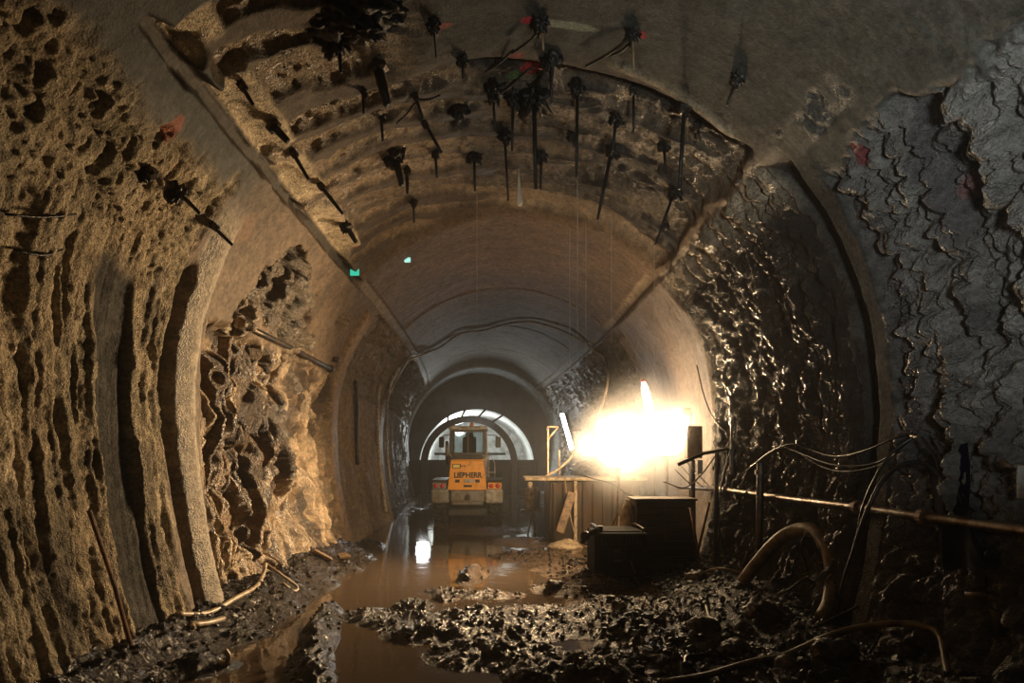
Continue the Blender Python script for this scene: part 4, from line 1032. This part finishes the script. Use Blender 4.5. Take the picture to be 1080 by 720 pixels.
# ----------------------------------------------------------------------------
# rock bolts hanging out of the vault: (px, py, end px, end py, radius, label, group)
def bolt(px, py, ex, ey, r, label, m=None, plate=.075, group=None, clump=0.0):
    p, n, s_, Y = surf(px, py, True, 0)
    e = Vector(((ex-VPX)/F_PX*Y, Y-.02, CAM_Z-(ey-VPY)/F_PX*Y))
    t = thing('rock_bolt', label, 'rock bolt', p, 0, group)
    v = e-p
    bm = bmn(); tb(bm, [-v.normalized()*.12, v*.5, v], [r, r, r*.8], 8); mesh_obj('rod', bm, m or M['black'], t, True)
    if plate:
        q_ = v.normalized().lerp(n, .6).normalized()
        bm = bmn(); bx(bm, (0, 0, 0), (plate*2, plate*2, .02), .006); 
        bmesh.ops.rotate(bm, cent=(0, 0, 0), matrix=q_.to_track_quat('Z', 'Y').to_matrix(), verts=bm.verts[:]); bmesh.ops.translate(bm, vec=n*.03, verts=bm.verts[:])
        mesh_obj('plate', bm, M['black'], t)
        bm = bmn(); lathe(bm, [(0, 0), (r*2.1, 0), (r*2.1, .05), (r*1.2, .07), (0, .07)], (0, 0, 0), 6)
        bmesh.ops.rotate(bm, cent=(0, 0, 0), matrix=v.to_track_quat('Z', 'Y').to_matrix(), verts=bm.verts[:]); bmesh.ops.translate(bm, vec=n*.04, verts=bm.verts[:])
        mesh_obj('nut', bm, M['darksteel'], t)
    if clump:
        bm = bmn(); bmesh.ops.create_icosphere(bm, subdivisions=4, radius=clump)
        for w in bm.verts:
            nn = w.co.normalized(); k = .12+2.3*float(fbm(nn.x*2.6+nn.z*1.9+px, nn.y*2.6-nn.z*1.4+py, 4, 2, .6))**1.4; w.co = Vector((w.co.x*k*1.3, w.co.y*k*1.3, w.co.z*k*1.7-.03))
        mesh_obj('grout_clump', bm, M['black'], t, True)
    return t
GL, GS, GC, GR = 'rock bolts along the left haunch', 'rock bolts in the left vault strips', 'rock bolts clustered at the crown', 'rock bolts on the right of the crown'
BL = [
 (252, 86, 268, 112, .022, 'nearest bolt of the left haunch row, above the first pale recess', GL, 0), (284, 128, 304, 150, .045, 'thick second bolt of the left haunch row with a glinting washer', GL, 0),
 (307, 158, 326, 190, .025, 'third bolt of the left haunch row, above the second pale recess', GL, 0), (336, 193, 362, 226, .028, 'fourth bolt of the left haunch row', GL, 0),
 (364, 236, 376, 256, .045, 'farthest stubby bolt of the left haunch row, near the green survey reflector', GL, .07),
 (222, 236, 246, 259, .022, 'lone bolt sticking out of the smooth left shoulder', GL, 0), (186, 200, 212, 226, .022, 'bolt at the edge of the near left masonry by the grey strip', GL, .07),
 (154, 178, 160, 186, .03, 'short bolt in the near left masonry, glinting', GL, .05),
 (357, 38, 360, 78, .022, 'bolt hanging under the black clotted lump at the upper left', GS, .10), (383, 95, 384, 121, .018, 'short bolt in the widest glittering strip', GS, 0),
 (397, 66, 409, 112, .060, 'thick flat-sided bar across the widest glittering strip', GS, 0), (437, 98, 446, 126, .020, 'bolt with a wire stay right of the thick bar', GS, 0),
 (402, 122, 404, 150, .020, 'bolt below the short one, with a pale washer', GS, 0), (447, 128, 466, 162, .024, 'slanted bolt above the oval hole strip', GS, 0),
 (459, 160, 461, 188, .022, 'bolt straight below the slanted one', GS, .05), (416, 162, 424, 196, .055, 'fat black broken pipe end in the left vault', GS, .11), (429, 178, 430, 205, .030, 'short bolt right beside the fat pipe end', GS, .04),
 (436, 212, 437, 235, .020, 'bolt in the last left strip before the smooth vault', GS, .05),
 (457, 22, 460, 62, .010, 'thin bolt with dripping water left of the crown, red paint beside it', GC, .06), (487, 60, 489, 84, .020, 'bolt with pale drip below the red painted ring', GC, .06),
 (571, 20, 573, 54, .014, 'pale dripping bolt at the top, right of a pink paint mark', GC, .08), (667, 32, 668, 74, .012, 'pale dripping bolt with two wires at the top right of the crown', GC, .06),
 (500, 160, 501, 202, .022, 'bolt left of the pale dripping plaster cone', GC, .10), (532, 140, 536, 212, .018, 'long thin bolt between the two dark grout lumps', GC, .08),
 (563, 95, 565, 200, .030, 'thickest bolt of the crown cluster with a big black lump', GC, .17), (520, 92, 522, 140, .020, 'bolt under the red painted ring', GC, .10), (541, 100, 540, 160, .020, 'bolt beside the green paint dab', GC, .09),
 (484, 112, 484, 128, .05, 'stubby round bolt left of the crown cluster', GC, .09), (609, 90, 608, 188, .022, 'long bolt right of the thickest one', GC, .10), (580, 60, 582, 110, .020, 'bolt behind the bright red paint', GC, .10),
 (571, 160, 570, 200, .022, 'lower bolt of the crown cluster over the smooth vault', GC, .08),
 (650, 120, 646, 160, .022, 'bolt above the long slanted one at the crown right', GR, .09), (645, 158, 630, 232, .028, 'long slanted bolt with dripping water', GR, .08), (668, 92, 668, 140, .018, 'thin bolt in the dark arc below the wire stays', GR, .04),
 (722, 110, 716, 200, .026, 'long dark bolt near the right haunch', GR, .06), (712, 200, 691, 258, .022, 'slanted bolt at the right haunch with two glints', GR, .08), (778, 80, 766, 112, .018, 'bolt right of the pale grout streak', GR, .06),
 (700, 150, 702, 185, .020, 'short bolt left of the long dark one', GR, .07), (604, 140, 606, 156, .03, 'glinting stub bolt over the bright right strip', GR, .06), (735, 130, 738, 150, .018, 'small bolt close to the right haunch', GR, .04),
]
for (a, b, c, d, r, lab, gr, cl) in BL:
    cl *= .75; r *= .9
    pale = lab.startswith('pale')
    bolt(a, b, c, d, r, 'black rock bolt: '+lab if not pale else lab, M['brownhose'] if pale else None, .042, gr, cl)
# hanging plaster cone
p, n, s_, Y = surf(547, 178, True, 0); e = at(548, 217, Y)
bm = bmn(); tb(bm, [p, at(547.3, 193, Y), at(547.5, 205, Y), at(548, 213, Y), e], [.012, .022, .045, .055, .03], 12)
tag(mesh_obj('plaster_cone', bm, M['plug'], None, True), 'pale dripping plaster plug hanging from the crown', 'plaster plug')
# clotted lump of grout at the upper left
p, n, s_, Y = surf(372, 16, True, .0)
for k, (dx, dz, r) in enumerate(((0, 0, .24), (.22, .06, .20), (-.22, -.05, .16), (.08, -.14, .13))):
    rock('grout_lump', p+Vector((dx, -.05, dz-.02)), r, M['black'], ('largest', 'right hand', 'left hand', 'lowest')[k]+' black clotted grout lump on the near crown strip', 'grout lump', (1.3, 1, .8), 50+k, 4, None, 3.2, 1.5)
# wire stays between bolts
for i, ((a, b), (c, d), lab) in enumerate((((540, 46), (572, 24), 'black wire stay to the pale bolt by the pink paint'), ((512, 66), (541, 47), 'black wire stay below the pink paint'),
                                          ((620, 60), (664, 36), 'upper black wire stay left of the pale dripping bolt'), ((648, 48), (666, 40), 'short black wire stay by the pale dripping bolt'),
                                          ((415, 122), (440, 99), 'thin wire stay running down left from a bolt'), ((462, 92), (440, 100), 'thin wire stay running right from a bolt'),
                                          ((518, 96), (560, 66), 'black wire stay crossing the red paint mark'))):
    pa, pb = surf(a, b, True, .10)[0], surf(c, d, True, .06)[0]
    hose('wire_stay', [pa, pa.lerp(pb, .5)+Vector((0, 0, -.02)), pb], .014, M['black'], lab, 'wire', None, 6, 4)
# threads of falling water
for i, (x, y0, y1, Y, lab) in enumerate(((503, 205, 400, 10.5, 'thin thread of water falling left of the crown cluster'), (609, 190, 440, 10.2, 'longest thread of water falling over the tank'),
                                         (601, 240, 460, 10.6, 'thread of water just left of the longest one'), (618, 230, 420, 10.9, 'thread of water just right of the longest one'),
                                         (645, 225, 400, 11.0, 'thread of water dripping off the long slanted bolt'), (690, 258, 400, 11.4, 'thread of water off the right haunch bolt'))):
    a, b = at(x, y0, Y), at(x, y1, Y)
    bm = bmn(); n_ = 24
    tb(bm, [a.lerp(b, k/n_)+Vector((random.uniform(-.003, .003), 0, 0)) for k in range(n_+1)], [random.uniform(.003, .0075)*(1.02-k/n_)**.8*(.5 if i == 0 else 1) for k in range(n_+1)], 6)
    tag(mesh_obj('water_thread', bm, M['water_thread'], None, True), lab, 'water thread', 'threads of dripping water')
# loose rubble nobody could count
bm = bmn(); rr = random.Random(3)
def clod(p, r):
    v = bmesh.ops.create_icosphere(bm, subdivisions=1, radius=r)['verts']
    for w in v: w.co = Vector((w.co.x*rr.uniform(.6, 1.3), w.co.y*rr.uniform(.6, 1.3), w.co.z*rr.uniform(.5, 1.0)))
    bmesh.ops.translate(bm, vec=p, verts=v)
pts = []
for k in range(5200):
    zone = rr.random()
    if zone < .25: x, y = rr.uniform(-3.5, -2.3), rr.uniform(5.2, 16)
    elif zone < .62: x, y = rr.uniform(1.2, 3.7), rr.uniform(5.0, 13)
    else: x, y = rr.uniform(-2.4, 1.8), rr.uniform(5.7, 14)
    pts.append((x, y))
hs = floor_h(np.array([p[0] for p in pts]), np.array([p[1] for p in pts]))
for (x, y), h in zip(pts, hs):
    if h < .004: continue
    r = rr.uniform(.008, .034)*(1.8 if x > 1.2 and rr.random() < .2 else 1)
    clod(Vector((x, y, float(h)+r*.3)), r)
tag(mesh_obj('mud_rubble', bm, M['mudclod']), 'small wet clods and pebbles strewn over the mud', 'rubble', None, 'stuff')

# ----------------------------------------------------------------------------
# air: thin mist filling the tunnel
wd = bpy.data.worlds.new('tunnel_air'); scene.world = wd; wd.use_nodes = True
t = wd.node_tree; t.nodes['Background'].inputs['Color'].default_value = (.7, .8, .75, 1); t.nodes['Background'].inputs['Strength'].default_value = 0.0
vs_ = t.nodes.new('ShaderNodeVolumeScatter'); vs_.inputs['Density'].default_value = HAZE; vs_.inputs['Anisotropy'].default_value = .35
lk(t, vs_.outputs[0], t.nodes['World Output'].inputs['Volume'])

cam = bpy.data.cameras.new('camera'); cam.sensor_fit = 'HORIZONTAL'; cam.sensor_width = 36.0
cam.lens = F_PX/1080*36
cam.shift_x = (540-VPX)/1080.0
cam.shift_y = (VPY-360)/1080.0
cam.clip_start = .05; cam.clip_end = 200
co = bpy.data.objects.new('camera', cam); COL.objects.link(co); co.location = (0, 0, CAM_Z); co.rotation_euler = (PI/2, 0, 0)
scene.camera = co
vs = scene.view_settings
scene.display_settings.display_device = 'sRGB'
vs.view_transform = 'Standard'; vs.look = 'None'; vs.gamma = 1.0; vs.use_curve_mapping = False
vs.exposure = EXPO
scene.cycles.use_denoising = True
scene.cycles.max_bounces = 6; scene.cycles.diffuse_bounces = 3; scene.cycles.glossy_bounces = 3; scene.cycles.transmission_bounces = 5; scene.cycles.volume_bounces = 0
scene.cycles.sample_clamp_indirect = 6.0
scene.cycles.caustics_reflective = False; scene.cycles.caustics_refractive = False
